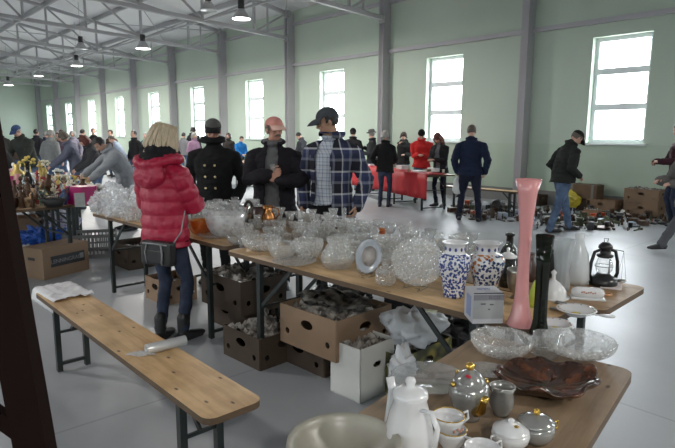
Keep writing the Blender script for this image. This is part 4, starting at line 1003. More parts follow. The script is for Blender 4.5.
# grey plastic crate with slots
t=thing('plastic_crate','grey slotted plastic crate on the floor between the left table rows','crate',G(92,258,0),.35)
gcr=mat('grey_plastic_crate',(.16,.165,.17),.5)
b=B(); Lc,Wc,Hc=.62,.42,.30
for s_ in(-1,1):
    for z0,hh in((.0,.05),(.12,.02),(.19,.02),(.26,.04)): b.box((0,s_*Wc/2,z0+hh/2),(Lc,.014,hh)); b.box((s_*Lc/2,0,z0+hh/2),(.014,Wc,hh))
    for i in range(15): b.box((-Lc/2+i*Lc/14,s_*Wc/2,Hc/2),(.014,.012,Hc))
    for i in range(11): b.box((s_*Lc/2,-Wc/2+i*Wc/10,Hc/2),(.012,.014,Hc))
b.box((0,0,.01),(Lc,Wc,.012)); b.obj('crate_body',gcr,t)
# black folding chairs / stools seen beyond the glass tables
def stool(label,px,py,rz):
    t=thing('folding_chair',label,'chair',G(px,py,0),rz,'dark chairs by the far tables')
    B().box((0,0,.45),(.40,.40,.03),bev=.008).obj('seat',darkm,t)
    for sx in(-1,1):
        for sy in(-1,1): B().tube([(sx*.18,sy*.18,0),(sx*.17,sy*.17,.44)],.012,8).obj('leg',darkm,t)
    b=B(); 
    for sx in(-1,1): b.tube([(sx*.18,-.18,.44),(sx*.18,-.22,.86)],.012,8)
    b.box((0,-.21,.76),(.38,.02,.20)); b.obj('backrest',darkm,t)
stool('dark folding chair at the far table right of the black-coated man',252,186,.4)
stool('dark folding chair behind the black-coated man\u2019s left shoulder',236,190,-.6)
# things on the bench
b=B(); b.lathe([(.026,0),(.026,.30),(.015,.30),(.015,0),(.026,0)],20); rp=G(148,357,.48); re=G(187,347,.48)
foil=mat('rolled_foil',(.62,.63,.64),.3,.35,var=.06)
o=b.obj('foil_roll',foil,None); dr_=(re-rp); o.location=rp+V((0,0,.027)); o.rotation_euler=(0,PI/2,math.atan2(dr_.y,dr_.x)); tag(o,'roll of pale wrapping film lying across the bench','roll')
o.scale=(1,1,dr_.length/.30)
crumple('plastic_scrap','small loose flap of clear film beside the roll on the bench','film',G(142,357,.481),(.055,.03,.006),plast,3,.8,4,flat=True)
b=B(); sd=3
def paper(u,v_):
    x=(u-.5)*.42; y=(v_-.5)*.30
    z=.012+.02*abs(noise.noise(V((u*5,v_*5,1))))+.014*abs(noise.noise(V((u*12,v_*12,5))))
    dx=.03*noise.noise(V((u*3,v_*3,9)))
    if y<-.10: z-=(-.10-y)*1.6; y=-.10+(y+.10)*.35
    return V((x+dx,y,z))
b.grid(26,20,paper)
o=b.obj('crumpled_paper',mat('white_tissue_paper',(.72,.72,.74),.7,var=.05),None,G(60,296.5,.478),brz+.05); tag(o,'sheets of thin white wrapping paper on the far end of the bench','paper')
o.modifiers.new('s','SOLIDIFY').thickness=.002
# ------------------------------------------------------------------ wares on the tables
def mpp(p):
    p=V(p); return (p.y*math.cos(PITCH)-(p.z-H)*math.sin(PITCH))/FPX
def spot(px,py_front,rpx=0,z=TZ):
    "centre of a round base whose front edge is seen at py_front"
    g=G(px,py_front,z); r=rpx*mpp(g); d=V((g.x,g.y,0)).normalized(); return g+d*r
def tall(g,top): return ray_at(337,top,g.y).z-g.z
CG=glass('cut_crystal',haze=.20,hazecol=(1,.99,.97),cut=1.0,cscale=80,edge=.62,rough=.04)
PG=glass('plain_clear_glass',haze=.11,hazecol=(1,.99,.98),edge=.6,rough=.03)
SG=glass('pressed_glass',haze=.15,hazecol=(1,.99,.97),cut=.8,cscale=60,edge=.6,rough=.04)
WG=glass('foil_wrapped_glass',haze=.30,hazecol=(.95,.96,.98),rough=.12,cut=.6,cscale=26,edge=.6)
AG=glass('amber_glass',tint=(.95,.55,.15),haze=.22,hazecol=(.75,.35,.08),edge=.5)
porc=mat('white_porcelain',(.66,.665,.68),.12,var=.03,spec=.6,coat=.5); goldm=mat('gold_trim',(.80,.52,.12),.22,1,var=.1); silv=mat('tarnished_silver',(.45,.43,.40),.28,1,var=.25,scale=14)
lustre=mat('grey_lustre_porcelain',(.30,.30,.29),.18,.35,var=.35,scale=22,coat=.5); blackg=mat('black_glazed_glass',(.012,.012,.012),.08,var=.2,coat=.6)
wire=mat('steel_wire',(.25,.25,.24),.3,1)
def scal(n,a,zr=0): return lambda i,t,r,z:(r*(1+(a if z>zr else 0)*math.cos(n*t)),z)
def bowl_prof(R,h,th=.004,foot=.4): 
    P=[(0,.004),(R*foot,.0),(R*foot,.006)]
    for i in range(1,8):
        k=i/7; P.append((R*(foot+(1-foot)*math.sin(k*PI/2)**.9),.006+(h-.006)*(1-math.cos(k*PI/2))**.9))
    Q=[(max(0,r-th),z+th*.8) for r,z in P[3:]][::-1]
    return P+[(R-th*.4,h+th*.5)]+Q+[(0,.006+th)]
def K_goblet(b,R,h):
    b.lathe([(0,.004),(R*.85,.0),(R*.85,.003),(R*.2,.012),(.006,.03),(.005,h*.38),(.009,h*.42),(R*.7,h*.52),(R*.97,h*.68),(R,h*.85),(R*.92,h),(R*.88,h),(R*.95,h*.85),(R*.9,h*.68),(R*.6,h*.54),(0,h*.46)],20)
def K_flute(b,R,h): b.lathe([(0,.004),(R*.8,0),(R*.3,.012),(R*.35,h*.2),(R*.5,h*.4),(R*.7,h*.75),(R,h),(R*.94,h),(R*.62,h*.72),(R*.4,h*.4),(0,h*.25)],20,mod=scal(6,.06,h*.6))
def K_tumbler(b,R,h): b.lathe([(0,.003),(R*.8,0),(R*.86,h*.4),(R,h),(R*.95,h),(R*.8,h*.2),(0,h*.12)],20,mod=scal(10,.012))
def K_bowl(b,R,h): b.lathe(bowl_prof(R,h),32,mod=scal(18,.014,h*.75))
def K_footbowl(b,R,h):
    b.lathe([(0,.004),(R*.55,0),(R*.5,.01),(R*.12,.03),(R*.10,h*.35),(R*.3,h*.42),(R*.7,h*.6),(R*.92,h*.8),(R,h),(R*.95,h),(R*.86,h*.8),(R*.6,h*.62),(0,h*.48)],28,mod=scal(9,.05,h*.8))
def K_vase(b,R,h): b.lathe([(0,.004),(R*.62,0),(R*.66,h*.1),(R*.5,h*.35),(R*.55,h*.6),(R*.8,h*.88),(R,h),(R*.95,h*1.0),(R*.74,h*.86),(R*.45,h*.5),(R*.5,h*.12),(0,h*.1)],24,mod=scal(8,.06,h*.8))
def K_jug(b,R,h):
    b.lathe([(0,.004),(R*.75,0),(R,h*.25),(R*.95,h*.5),(R*.55,h*.8),(R*.7,h),(R*.64,h),(R*.5,h*.8),(R*.9,h*.5),(R*.92,h*.25),(0,h*.06)],22)
    b.tube([(R*.6,0,h*.92),(R*1.3,0,h*.86),(R*1.45,0,h*.6),(R*.97,0,h*.4)],.006,8)
def K_plate(b,R,h): b.lathe([(0,.006),(R*.55,.0),(R*.6,.004),(R*.9,h),(R,h*1.1),(R*.98,h*1.15),(R*.88,h*1.1),(R*.58,.01),(0,.01)],36,mod=scal(18,.02,h*.5))
def K_box(b,R,h):
    b.lathe([(0,.004),(R*.8,0),(R,h*.1),(R,h*.5),(R*1.04,h*.52),(R*.9,h*.66),(R*.5,h*.8),(.012,h*.84),(.02,h*.92),(.0,h)],24,mod=lambda i,t,r,z:(r*(1+.02*math.cos(12*t)),z))
def K_carafe(b,R,h): b.lathe([(0,.004),(R*.8,0),(R,h*.2),(R*.8,h*.45),(R*.3,h*.62),(R*.28,h*.8),(R*.38,h*.84),(R*.2,h*.86),(R*.35,h*.94),(0,h)],22,mod=lambda i,t,r,z:(r*(1+.03*math.cos(10*t)) if z<h*.5 else r,z))
KN=dict(goblet=(K_goblet,'glass_goblet','clear stemmed glass','glass'),flute=(K_flute,'glass_vase','small flared crystal vase','vase'),tumbler=(K_tumbler,'glass_tumbler','short clear tumbler','glass'),
 bowl=(K_bowl,'glass_bowl','scalloped cut-glass bowl','bowl'),footbowl=(K_footbowl,'footed_glass_bowl','footed crystal fruit bowl','bowl'),vase=(K_vase,'crystal_vase','flared cut-crystal vase','vase'),
 jug=(K_jug,'glass_jug','clear glass jug with handle','jug'),plate=(K_plate,'glass_plate','flat pressed-glass plate','plate'),box=(K_box,'glass_bonbon_dish','lidded glass bonbon dish','dish'),carafe=(K_carafe,'glass_carafe','cut-glass carafe with stopper','carafe'))
placed=[]
def ware(kind,p,R,h,m=None,label=None,group=None,rz=0,name=None,cat=None):
    f,nm,lb,ct=KN[kind]; b=B(); f(b,R,h)
    o=b.obj(name or nm,m or CG,None,p,rz,recalc=True); tag(o,label or lb,cat or ct,group); placed.append((p[0],p[1],R)); return o
def pware(kind,px,base,top,wpx,m=None,label=None,**k):
    g=spot(px,base,wpx*.35); R=wpx/2*mpp(g); return ware(kind,g,R,max(.015,tall(g,top)-(0)),m,label,**k)
# --- hero glass and china on the near table
pware('bowl',502,361,336,61,CG,'deep cut-glass bowl in front of the small printed carton')
pware('bowl',579,361,338,70,CG,'wide shallow pressed-glass bowl right of the clear mug')
b=B(); g=spot(546,358,13); R=13*mpp(g); h=.085
b.lathe([(0,.004),(R*.9,0),(R,.006),(R*.97,h),(R*.92,h),(R*.9,.012),(0,.012)],24); b.tube([(R*.95,0,h*.85),(R*1.6,0,h*.8),(R*1.65,0,h*.35),(R*.95,0,h*.2)],.005,8)
o=b.obj('glass_mug',PG,None,g,.3); tag(o,'clear straight glass mug between the two large glass bowls','mug'); placed.append((g.x,g.y,R))
pware('plate',431,392,383,78,PG,'large clear glass plate with radiating ribs, left of the lustre teapot')
g=spot(489,381,24,TZ); ware('plate',g,.065,.012,PG,'small clear glass saucer behind the lustre teapot')
# brown leaf dish
brown=node_mat('brown_glazed_ceramic',lambda N,L,b:(lambda tc,v:(L.new(tc.outputs['Object'],v.inputs['Vector']),L.new(ramp(N,L,v.outputs['Fac'],[(.35,(.012,.005,.003)),(.54,(.045,.015,.006)),(.72,(.14,.045,.014))]),b.inputs['Base Color']),setattr(b.inputs['Coat Weight'],'default_value',.4)))(N.new('ShaderNodeTexCoord'),(lambda v:(setattr(v.inputs['Scale'],'default_value',22),setattr(v.inputs['Detail'],'default_value',6),v)[2])(N.new('ShaderNodeTexNoise'))),.15)
g=G(553,392,TZ); s_=mpp(g); R=53*s_
b=B()
def leaf(i,t,r,z):
    k=1+.05*math.sin(3*t+.6)+.04*math.sin(7*t)+.02*math.sin(13*t+1); zz=z+(.006*math.sin(5*t)+.004*math.sin(11*t))*(z/.04) if z>.02 else z
    return (r*k,zz)
b.lathe([(0,.003),(R*.5,0),(R*.62,.01),(R*.92,.034),(R*1.0,.046),(R*.97,.052),(R*.86,.042),(R*.6,.022),(R*.3,.016),(0,.015)],72,mod=leaf,sy=.80)
o=b.obj('ceramic_dish',brown,None,(g.x,g.y+.035,TZ),.15); tag(o,'glossy brown leaf-shaped ceramic dish with wavy rim at the right of the near table','dish')
# coffee pot
g=G(411,463,TZ); s_=mpp(g); 
t=thing('coffee_pot','tall white porcelain coffee pot with upright spout at the near left corner','coffee pot',g,-1.0)
k=.19; b=B(); Rr=.052
b.lathe([(0,.004),(Rr*.75,0),(Rr*.78,.012),(Rr*1.02,.05),(Rr*1.0,.08),(Rr*.82,.13),(Rr*.66,.165),(Rr*.72,.175),(Rr*.70,.178),(Rr*.6,.17),(0,.165)],32,mod=lambda i,a,r,z:(r*(1+.012*math.cos(8*a)),z)); b.obj('pot_body',porc,t)
b=B(); b.tube([(-Rr*.85,0,.045),(-Rr*1.22,0,.075),(-Rr*1.15,0,.13),(-Rr*1.12,0,.165),(-Rr*1.32,0,.192)],[.017,.014,.011,.0095,.009],12); b.obj('spout',porc,t)
b=B(); b.tube([(Rr*.68,0,.155),(Rr*1.25,0,.165),(Rr*1.62,0,.135),(Rr*1.5,0,.085),(Rr*.98,0,.055)],[.006,.0065,.0065,.0065,.006],10,flat=.7); b.obj('handle',porc,t)
b=B(); b.lathe([(Rr*.72,.178),(Rr*.7,.186),(Rr*.4,.196),(.008,.200),(.012,.212),(.008,.220),(0,.222)],24); l=b.obj('lid',porc,t)
t.scale=(1.14,1.14,1.0)
def cup_(px,base,label,m=porc,z=TZ,R=.040,h=.055,rz=0,group=None,gold=True,rpx=0):
    g=spot(px,base,15,z); t=thing('teacup',label,'cup',g,rz,group)
    b=B(); b.lathe([(0,.004),(R*.55,0),(R*.55,.006),(R*.82,h*.4),(R*.95,h*.8),(R,h),(R*.96,h),(R*.88,h*.7),(R*.5,.012),(0,.010)],28); b.obj('cup_body',m,t)
    b=B(); b.tube([(R*.93,0,h*.85),(R*1.5,0,h*.92),(R*1.62,0,h*.55),(R*.86,0,h*.32)],.0035,8); b.obj('handle',m,t)
    if gold: b=B(); b.tube([(R*.985*math.cos(a),R*.985*math.sin(a),h) for a in[2*PI*k/28 for k in range(28)]],.0016,6,closed=True); b.obj('gilt_rim',goldm,t)
    placed.append((g.x,g.y,R)); return t
cup_(453,455,'lower white teacup of the stack of two, right of the coffee pot',rz=-.8)
c=cup_(453,455,'upper white teacup with floral sprig, stacked on another right of the coffee pot',z=TZ+.034,rz=.5); c.location=G(453,455,TZ)+V((.0,.035,.036))
[o for o in [c]]
floral=mat('painted_flower_sprig',(.42,.20,.14),.4,var=.6,scale=60)
for i in range(4):
    a_=-1.9+.25*i; B().ell((.0385*math.cos(a_),.0385*math.sin(a_),.030+.004*math.sin(i*2)),(.004,.002,.004),M.Rotation(a_+PI/2,3,'Z'),8,6).obj('flower_motif',floral,c)
cup_(484,475,'plain white teacup at the bottom edge, in front of the lidded sugar bowl',rz=.6,gold=False,R=.043)
# sugar bowl
g=spot(512,452,16); t=thing('sugar_bowl','squat white lidded sugar bowl with gilt flower, right of the teacups','bowl',g,.4)
b=B(); b.lathe([(0,.004),(.03,0),(.046,.02),(.048,.034),(.044,.044),(0,.044)],28); b.obj('bowl_body',porc,t)
b=B(); b.lathe([(.046,.044),(.044,.05),(.02,.062),(.006,.064),(.009,.072),(0,.077)],24); l=b.obj('lid',porc,t)
b=B(); b.ell((0,-.02,.0625),(.007,.007,.002),None,8,6); b.obj('gilt_flower',goldm,l)
for sg in(-1,1): B().tube([(sg*.044,0,.036),(sg*.06,0,.04),(sg*.062,0,.026),(sg*.046,0,.018)],.003,8).obj('handle',porc,t)
# lustre teapot
g=spot(470,424,17); t=thing('teapot','grey lustre teapot with gilt spout and knob, centre of the near table','teapot',g,-1.35); t.scale=(1.15,1.15,1.15)
b=B(); R=.047; hs_=.088
b.lathe([(0,.004),(R*.6,0),(R*.62,.008),(R*.85,.03),(R*1.05,.06),(R*1.0,.08),(R*.8,.094),(0,.094)],32,mod=lambda i,a,r,z:(r*(1+.015*math.cos(10*a)),z)); b.obj('teapot_body',lustre,t)
b=B(); b.tube([(R*.85,0,.035),(R*1.35,0,.05),(R*1.55,0,.078),(R*1.75,0,.088)],[.013,.011,.0085,.008],12); b.obj('spout',goldm,t)
b=B(); b.tube([(-R*.95,0,.08),(-R*1.5,0,.088),(-R*1.65,0,.055),(-R*1.0,0,.03)],.0045,8); b.obj('handle',goldm,t)
b=B(); b.lathe([(R*.8,.094),(R*.78,.10),(R*.45,.118),(.008,.124)],24); l=b.obj('lid',lustre,t)
b=B(); b.lathe([(.007,.122),(.012,.130),(.009,.138),(0,.143)],16); b.obj('knob',goldm,l)
b=B(); b.ell((.02,-.015,.116),(.010,.007,.003),None,8,6); b.obj('red_flower',mat('painted_red',(.5,.02,.05),.3),l)
for sg in(1,-1): B().ell((.0,sg*R*.92,.09),(.009,.006,.007),None,8,6).obj('gilt_scroll',goldm,t)
# creamer
g=spot(503,418,12); t=thing('creamer','small grey lustre cream jug with pinched lip, right of the lustre teapot','jug',g,-1.9)
b=B(); R=.036
b.lathe([(0,.004),(R*.6,0),(R*.6,.006),(R*.95,.03),(R*.92,.055),(R*.85,.07),(R*1.0,.085),(R*.95,.085),(R*.8,.068),(R*.85,.03),(0,.01)],28,mod=lambda i,a,r,z:(r*(1+(.28*max(0,math.cos(a))**8 if z>.06 else 0)),z+(.008*max(0,math.cos(a))**6 if z>.06 else 0)))
b.obj('jug_body',lustre,t); B().tube([(-R*.9,0,.078),(-R*1.5,0,.08),(-R*1.5,0,.045),(-R*.93,0,.03)],.003,8).obj('handle',lustre,t)
b=B(); b.tube([(R*.975*math.cos(a)*(1+.28*max(0,math.cos(a))**8),R*.975*math.sin(a),.0855+.008*max(0,math.cos(a))**6) for a in[2*PI*k/28 for k in range(28)]],.0015,6,closed=True); b.obj('silver_rim',silv,t)
# lustre lidded jar
g=spot(537,447,17); t=thing('lidded_jar','grey lustre lidded bowl with gilt knob in front of the brown leaf dish','jar',g,.2)
b=B(); b.lathe([(0,.004),(.03,0),(.045,.02),(.048,.04),(.043,.052),(0,.052)],28); b.obj('jar_body',lustre,t)
l=B().lathe([(.047,.052),(.046,.058),(.025,.070),(.006,.073)],24).obj('lid',lustre,t); B().lathe([(.006,.072),(.010,.080),(.006,.088),(0,.09)],14).obj('knob',goldm,l)
for sg in(-1,1): B().tube([(sg*.044,0,.046),(sg*.062,0,.05),(sg*.062,0,.03),(sg*.046,0,.024)],.003,8).obj('handle',goldm,t)
# black spatula thing
g=G(432,424,TZ+.012); b=B(); b.box((0,0,0),(.085,.022,.018),bev=.006); b.box((.06,.0,0),(.05,.014,.010),bev=.004)
o=b.obj('spatula',darkm,None,g,.35); tag(o,'short black handled tool lying between coffee pot and lustre teapot','tool')
# big ceramic bowl
stone=node_mat('grey_glazed_stoneware',lambda N,L,b:(lambda tc,v:(L.new(tc.outputs['Object'],v.inputs['Vector']),L.new(ramp(N,L,v.outputs['Fac'],[(.3,(.26,.245,.20)),(.6,(.37,.355,.30)),(.8,(.42,.41,.36))]),b.inputs['Base Color'])))(N.new('ShaderNodeTexCoord'),(lambda v:(setattr(v.inputs['Scale'],'default_value',7),setattr(v.inputs['Detail'],'default_value',7),v)[2])(N.new('ShaderNodeTexNoise'))),.35)
rimz=TZ+.10; g=G(347,441,rimz); R=58*mpp(g)
b=B(); b.lathe([(0,.004),(R*.52,0),(R*.55,.01),(R*.80,.05),(R*.97,.088),(R*1.0,.10),(R*.97,.103),(R*.90,.096),(R*.88,.086),(R*.84,.078),(R*.6,.034),(R*.4,.016),(0,.012)],56)
o=b.obj('stoneware_bowl',stone,None,(g.x,g.y,TZ)); tag(o,'large round grey-beige stoneware bowl at the bottom edge, left of the coffee pot','bowl')
B().ell((.01,.03,.0155),(.016,.010,.003),None,10,6).obj('brown_stain',mat('brown_stain',(.10,.05,.025),.4),o)
# --- tall vases
g=spot(521,326,10); hp=tall(g,178); s_=mpp(g)
pinkg=mat('pink_satin_glass',(.62,.27,.27),.25,var=.08,scale=3,coat=.4)
b=B(); b.lathe([(0,.004),(13*s_,0),(13.5*s_,.006),(10*s_,hp*.07),(6.6*s_,hp*.2),(5.6*s_,hp*.42),(6.2*s_,hp*.68),(9*s_,hp*.91),(12.4*s_,hp),(11.8*s_,hp),(8.2*s_,hp*.9),(5*s_,hp*.6),(0,hp*.5)],32)
o=b.obj('tall_vase',pinkg,None,g); tag(o,'very tall pink glass vase with flared mouth standing among the china','vase')
g=spot(540,334,9); hp=tall(g,234); s_=mpp(g)
dkg=glass('dark_green_glass',tint=(.05,.09,.02),haze=.5,hazecol=(.01,.016,.006),edge=.25)
b=B(); b.lathe([(0,.004),(9*s_,0),(9*s_,.006),(6.5*s_,hp*.15),(6.2*s_,hp*.4),(6.6*s_,hp*.7),(8.8*s_,hp),(8.3*s_,hp),(5*s_,hp*.7),(4.4*s_,hp*.3),(0,hp*.12)],28,mod=lambda i,a,r,z:(r*(1+.05*math.cos(6*a)),z))
o=b.obj('tall_vase',dkg,None,g); tag(o,'slim dark green glass vase right of the tall pink one','vase')
# small printed carton
g=G(489,322,TZ); g2=V((g.x,g.y,TZ)); s_=mpp(g); w_=31*s_; hh=tall(g2,293)
t=thing('small_carton','small white printed carton standing in front of the patterned vases','box',g2,.06)
boxw=mat('silvery_white_carton',(.52,.53,.56),.45,var=.06); bluep=mat('pale_blue_print',(.25,.31,.5),.5); greyp2=mat('dark_grey_print',(.10,.10,.12),.5)
b=B().box((0,w_*.5,hh/2),(w_,w_*.95,hh)).obj('carton_body',boxw,t)
B().box((0,w_*.022,hh*.47),(w_*.99,.002,hh*.62)).obj('front_print',mat('light_grey_print',(.36,.37,.38),.5),t); B().box((0,-.0+w_*.022,hh*.87),(w_*.99,.003,hh*.18)).obj('print_band',mat('mid_grey_print',(.22,.22,.25),.5),t)
B().box((0,w_*.03,hh+.001),(w_*.98,.006,.003)).obj('dark_edge',darkm,t)
text('ELCO',hh*.15,greyp2,t,(w_*.18,.0018,hh*.87),(PI/2,0,0))
for i,(x,z,ww) in enumerate(((-.18,.66,.16),(.1,.64,.12),(.02,.48,.06))): B().box((w_*x,.001,hh*z),(w_*ww,.003,hh*.035)).obj('printed_mark',greyp2,t)
text('CTV',w_*.26,bluep,t,(0,w_*.55,hh+.0015),(0,0,0))
B().box((-w_*.5,w_*.5,hh*.5),(.002,w_*.5,hh*.7)).obj('side_print',bluep,t)
# --- patterned vases
def pottery(name,stops,sc_=26,panel=0):
    def bld(N,L,b):
        tc=N.new('ShaderNodeTexCoord'); v=N.new('ShaderNodeTexVoronoi'); v.inputs['Scale'].default_value=sc_; L.new(tc.outputs['Object'],v.inputs['Vector'])
        n=N.new('ShaderNodeTexNoise'); n.inputs['Scale'].default_value=sc_*.9; n.inputs['Detail'].default_value=3; L.new(tc.outputs['Object'],n.inputs['Vector'])
        ad=N.new('ShaderNodeMath'); ad.operation='MULTIPLY_ADD'; ad.inputs[1].default_value=.6; L.new(v.outputs['Distance'],ad.inputs[0]); mu=N.new('ShaderNodeMath'); mu.operation='MULTIPLY'; mu.inputs[1].default_value=.55; L.new(n.outputs['Fac'],mu.inputs[0]); L.new(mu.outputs[0],ad.inputs[2])
        if panel:
            c1_=ramp(N,L,ad.outputs[0],stops[0],'CONSTANT'); c2_=ramp(N,L,ad.outputs[0],stops[1],'CONSTANT')
            n2=N.new('ShaderNodeTexNoise'); n2.inputs['Scale'].default_value=9; L.new(tc.outputs['Object'],n2.inputs['Vector'])
            g_=N.new('ShaderNodeMath'); g_.operation='GREATER_THAN'; g_.inputs[1].default_value=.5; L.new(n2.outputs['Fac'],g_.inputs[0])
            mx=N.new('ShaderNodeMix'); mx.data_type='RGBA'; L.new(g_.outputs[0],mx.inputs[0]); L.new(c1_,mx.inputs[6]); L.new(c2_,mx.inputs[7]); L.new(mx.outputs[2],b.inputs['Base Color'])
        else: L.new(ramp(N,L,ad.outputs[0],stops,'CONSTANT'),b.inputs['Base Color'])
        b.inputs['Coat Weight'].default_value=.5
    return node_mat(name,bld,.2)
wht=(.62,.63,.65)
bw=pottery('blue_white_pottery',[(0,(.025,.045,.2)),(.54,(.12,.17,.36)),(.60,wht)],78)
im=pottery('blue_rust_pottery',([(0,(.02,.035,.12)),(.50,(.08,.12,.22)),(.57,wht)],[(0,(.40,.12,.03)),(.46,(.42,.2,.09)),(.56,wht)]),62,1)
def jarvase(label,px,base,top,wpx,m,panels=0,seg=40):
    g=spot(px,base,wpx*.22); h=tall(g,top); R=wpx/2*mpp(g); t=thing('porcelain_vase',label,'vase',g,.2)
    f=lambda i,a,r,z:(r*(1+(.03*abs(math.cos(panels/2*a)) if panels and z<h*.8 else 0)),z)
    b=B(); b.lathe([(0,.006),(R*.58,0),(R*.6,h*.05),(R*.72,h*.3),(R*.95,h*.56),(R*1.0,h*.66),(R*.88,h*.75),(R*.64,h*.795)],seg,mod=f); b.obj('vase_body',m,t)
    b=B(); b.lathe([(R*.64,h*.795),(R*.60,h*.82),(R*.57,h*.90),(R*.62,h*.96),(R*.78,h*.99),(R*.78,h),(R*.70,h),(R*.55,h*.95),(R*.5,h*.8),(0,h*.75)],seg)
    nk=b.obj('vase_neck',porc,t)
    b=B(); 
    for a in range(10):
        an=2*PI*a/10; b.ell((R*.575*math.cos(an),R*.575*math.sin(an),h*.88),(.004,.007,.010),M.Rotation(an,3,'Z'),8,6)
    b.obj('painted_motifs',bluedk,nk)
    placed.append((g.x,g.y,R)); return t
bluedk=mat('cobalt_paint',(.02,.03,.16),.3,var=.4,scale=50)
jarvase('ribbed blue and white porcelain vase, left of the rust and blue one',454,297,241,33,bw,8)
jarvase('porcelain vase with rust and dark blue flowers behind the printed carton',486,296,241,36,im)
# --- plates on wire stands
def stand_plate(label,px,base,top,wpx,m,oval=1,yaw=0,tilt=-16):
    g=spot(px,base,4); h=tall(g,top); a=h/2*1.02; bb=wpx/2*mpp(g)
    t=thing('display_plate',label,'plate',g,yaw)
    P=[(0,.0),(.45,.004),(.55,.012),(.9,.022),(1,.024),(1.0,.028),(.88,.027),(.55,.018),(.4,.008),(0,.006)]
    b=B(); b.T=M.Translation((0,.03,a+.012))@M.Rotation(math.radians(90+tilt),4,'X'); 
    b.lathe([(r*bb,z) for r,z in P],48,sy=a/bb,mod=scal(24,.018,.02)); 
    return t,b,a,bb
t,b,a,bb=stand_plate('round grey-white china plate propped upright on a wire stand',368,277,243,32,porc,yaw=math.radians(-42))
b.obj('plate_body',mat('pale_grey_china',(.34,.37,.41),.2,var=.06),t)
b=B(); b.T=M.Translation((0,.026,a+.012))@M.Rotation(math.radians(90-16),4,'X'); b.lathe([(0,.011),(bb*.62,.0145),(bb*.64,.0155),(0,.012)],30,sy=a/bb); b.obj('painted_centre',mat('beige_plate_print',(.38,.35,.33),.3,var=.3,scale=50),t)
def wirestand(label,g,w,h,yaw):
    t=B(); 
    for s_ in(-1,1): t.tube([(s_*w/2,-.05,.0035),(s_*w/2,-.035,.018),(s_*w/2,-.03,.004),(s_*w/2,.05,.006),(s_*w/2,.03,h)],.0022,6)
    t.tube([(-w/2,.03,h),(w/2,.03,h)],.0022,6); t.tube([(-w/2,.04,.008),(w/2,.04,.008)],.0022,6)
    o=t.obj('plate_stand',wire,None,g,yaw); tag(o,label,'stand'); return o
wirestand('wire plate stand holding the grey-white round plate',spot(369,277,4),.05,.09,math.radians(-42))
t,b,a,bb=stand_plate('large oval cut-glass platter propped upright on a wire stand',416,289,242,60,CG,yaw=math.radians(-40))
b.obj('plate_body',CG,t)
wirestand('wire plate stand holding the large oval cut-glass platter',spot(416,289,4),.09,.11,math.radians(-40))
# --- listed glass on the long tables (px, base, top, width)
LST=[('bowl',158+185-185+0,0,0,0)]
HER_=None
HER=[('jug',338,270,238,34,SG,'round clear glass jug left of the upright grey-white plate'),
('plate',295,268,261,44,CG,'wide cut-glass platter lying at the front edge left of the round glass jug'),
('bowl',262,254,238,40,CG,'large cut-glass bowl on the table seam'),
('bowl',283,262,243,30,SG,'low pressed-glass dish right of the bowl on the seam'),
('bowl',309,262,240,30,CG,'cut-glass bowl behind the flat platter at the front edge'),
('bowl',226,240,214,40,WG,'big clear film-wrapped bowl just right of the woman in crimson'),
('plate',216,241,235,36,CG,'glass plate lying beside the amber bowl'),
('footbowl',206,224,204,26,CG,'footed crystal bowl behind the amber bowl'),
('box',220,222,203,22,WG,'domed glass dish behind the large wrapped bowl'),
('bowl',241,240,226,26,CG,'cut-glass bowl left of the table seam under the glass dome'),
('flute',279,225,208,13,CG,'tall flared crystal vase in front of the man in the pink cap'),
('flute',290,226,212,12,CG,'shorter flared crystal vase right of the tall one before the pink-cap man'),
('goblet',300,228,211,10,PG,'tall clear goblet left of the folded white card'),
('tumbler',318,243,222,15,CG,'cut-glass beaker in the middle row before the plaid-jacket man'),
('tumbler',329,242,222,14,CG,'second cut-glass beaker, right of the first before the plaid-jacket man'),
('footbowl',345,240,220,24,CG,'footed crystal bowl before the plaid-jacket man'),
('vase',366,244,222,16,CG,'crystal vase behind the upright grey-white plate'),
('goblet',378,242,220,12,PG,'clear goblet left of the oval platter\u2019s upper edge'),
('goblet',390,243,223,12,PG,'clear goblet behind the oval platter'),
('bowl',356,262,244,26,SG,'glass dish left behind the grey-white plate'),
('box',386,285,262,20,CG,'small lidded glass dish between the two upright plates'),
('vase',404,243,226,14,CG,'small crystal vase behind the oval platter, near the blue ornament')]
for k,px,ba,to,wd,m,lb in HER: pware(k,px,ba,to,wd,m,lb)
pware('bowl',201,238,221,24,AG,'amber glass leaf bowl beside the woman in crimson')
# wrapped glass heap on left table
heap=glass('crinkled_cellophane',haze=.26,hazecol=(.96,.97,1),rough=.08,cut=1.0,cscale=34,edge=.6)
for i,(px,ba,to,wd,lb) in enumerate([(103,218,192,22,'cellophane-wrapped crystal at the left end of the front row'),(116,221,186,24,'tall cellophane-wrapped crystal, second from the left end'),(130,224,188,26,'cellophane-wrapped crystal left of the woman\u2019s jacket'),(113,208,184,20,'cellophane-wrapped crystal at the back left, by the shell ornament'),
 (195,214,203,20,'cellophane-wrapped glass by the elbow of the woman in crimson'),(232,213,204,20,'cellophane-wrapped glass before the black-coated man')]):
    g=spot(px,ba,wd*.3); r=wd/2*mpp(g); hh=tall(g,to)
    o=crumple('wrapped_crystal',lb,'glassware',g,(r,r*.8,hh/2*.95),heap,20+i,.45,3.5,flat=True); placed.append((g.x,g.y,r))
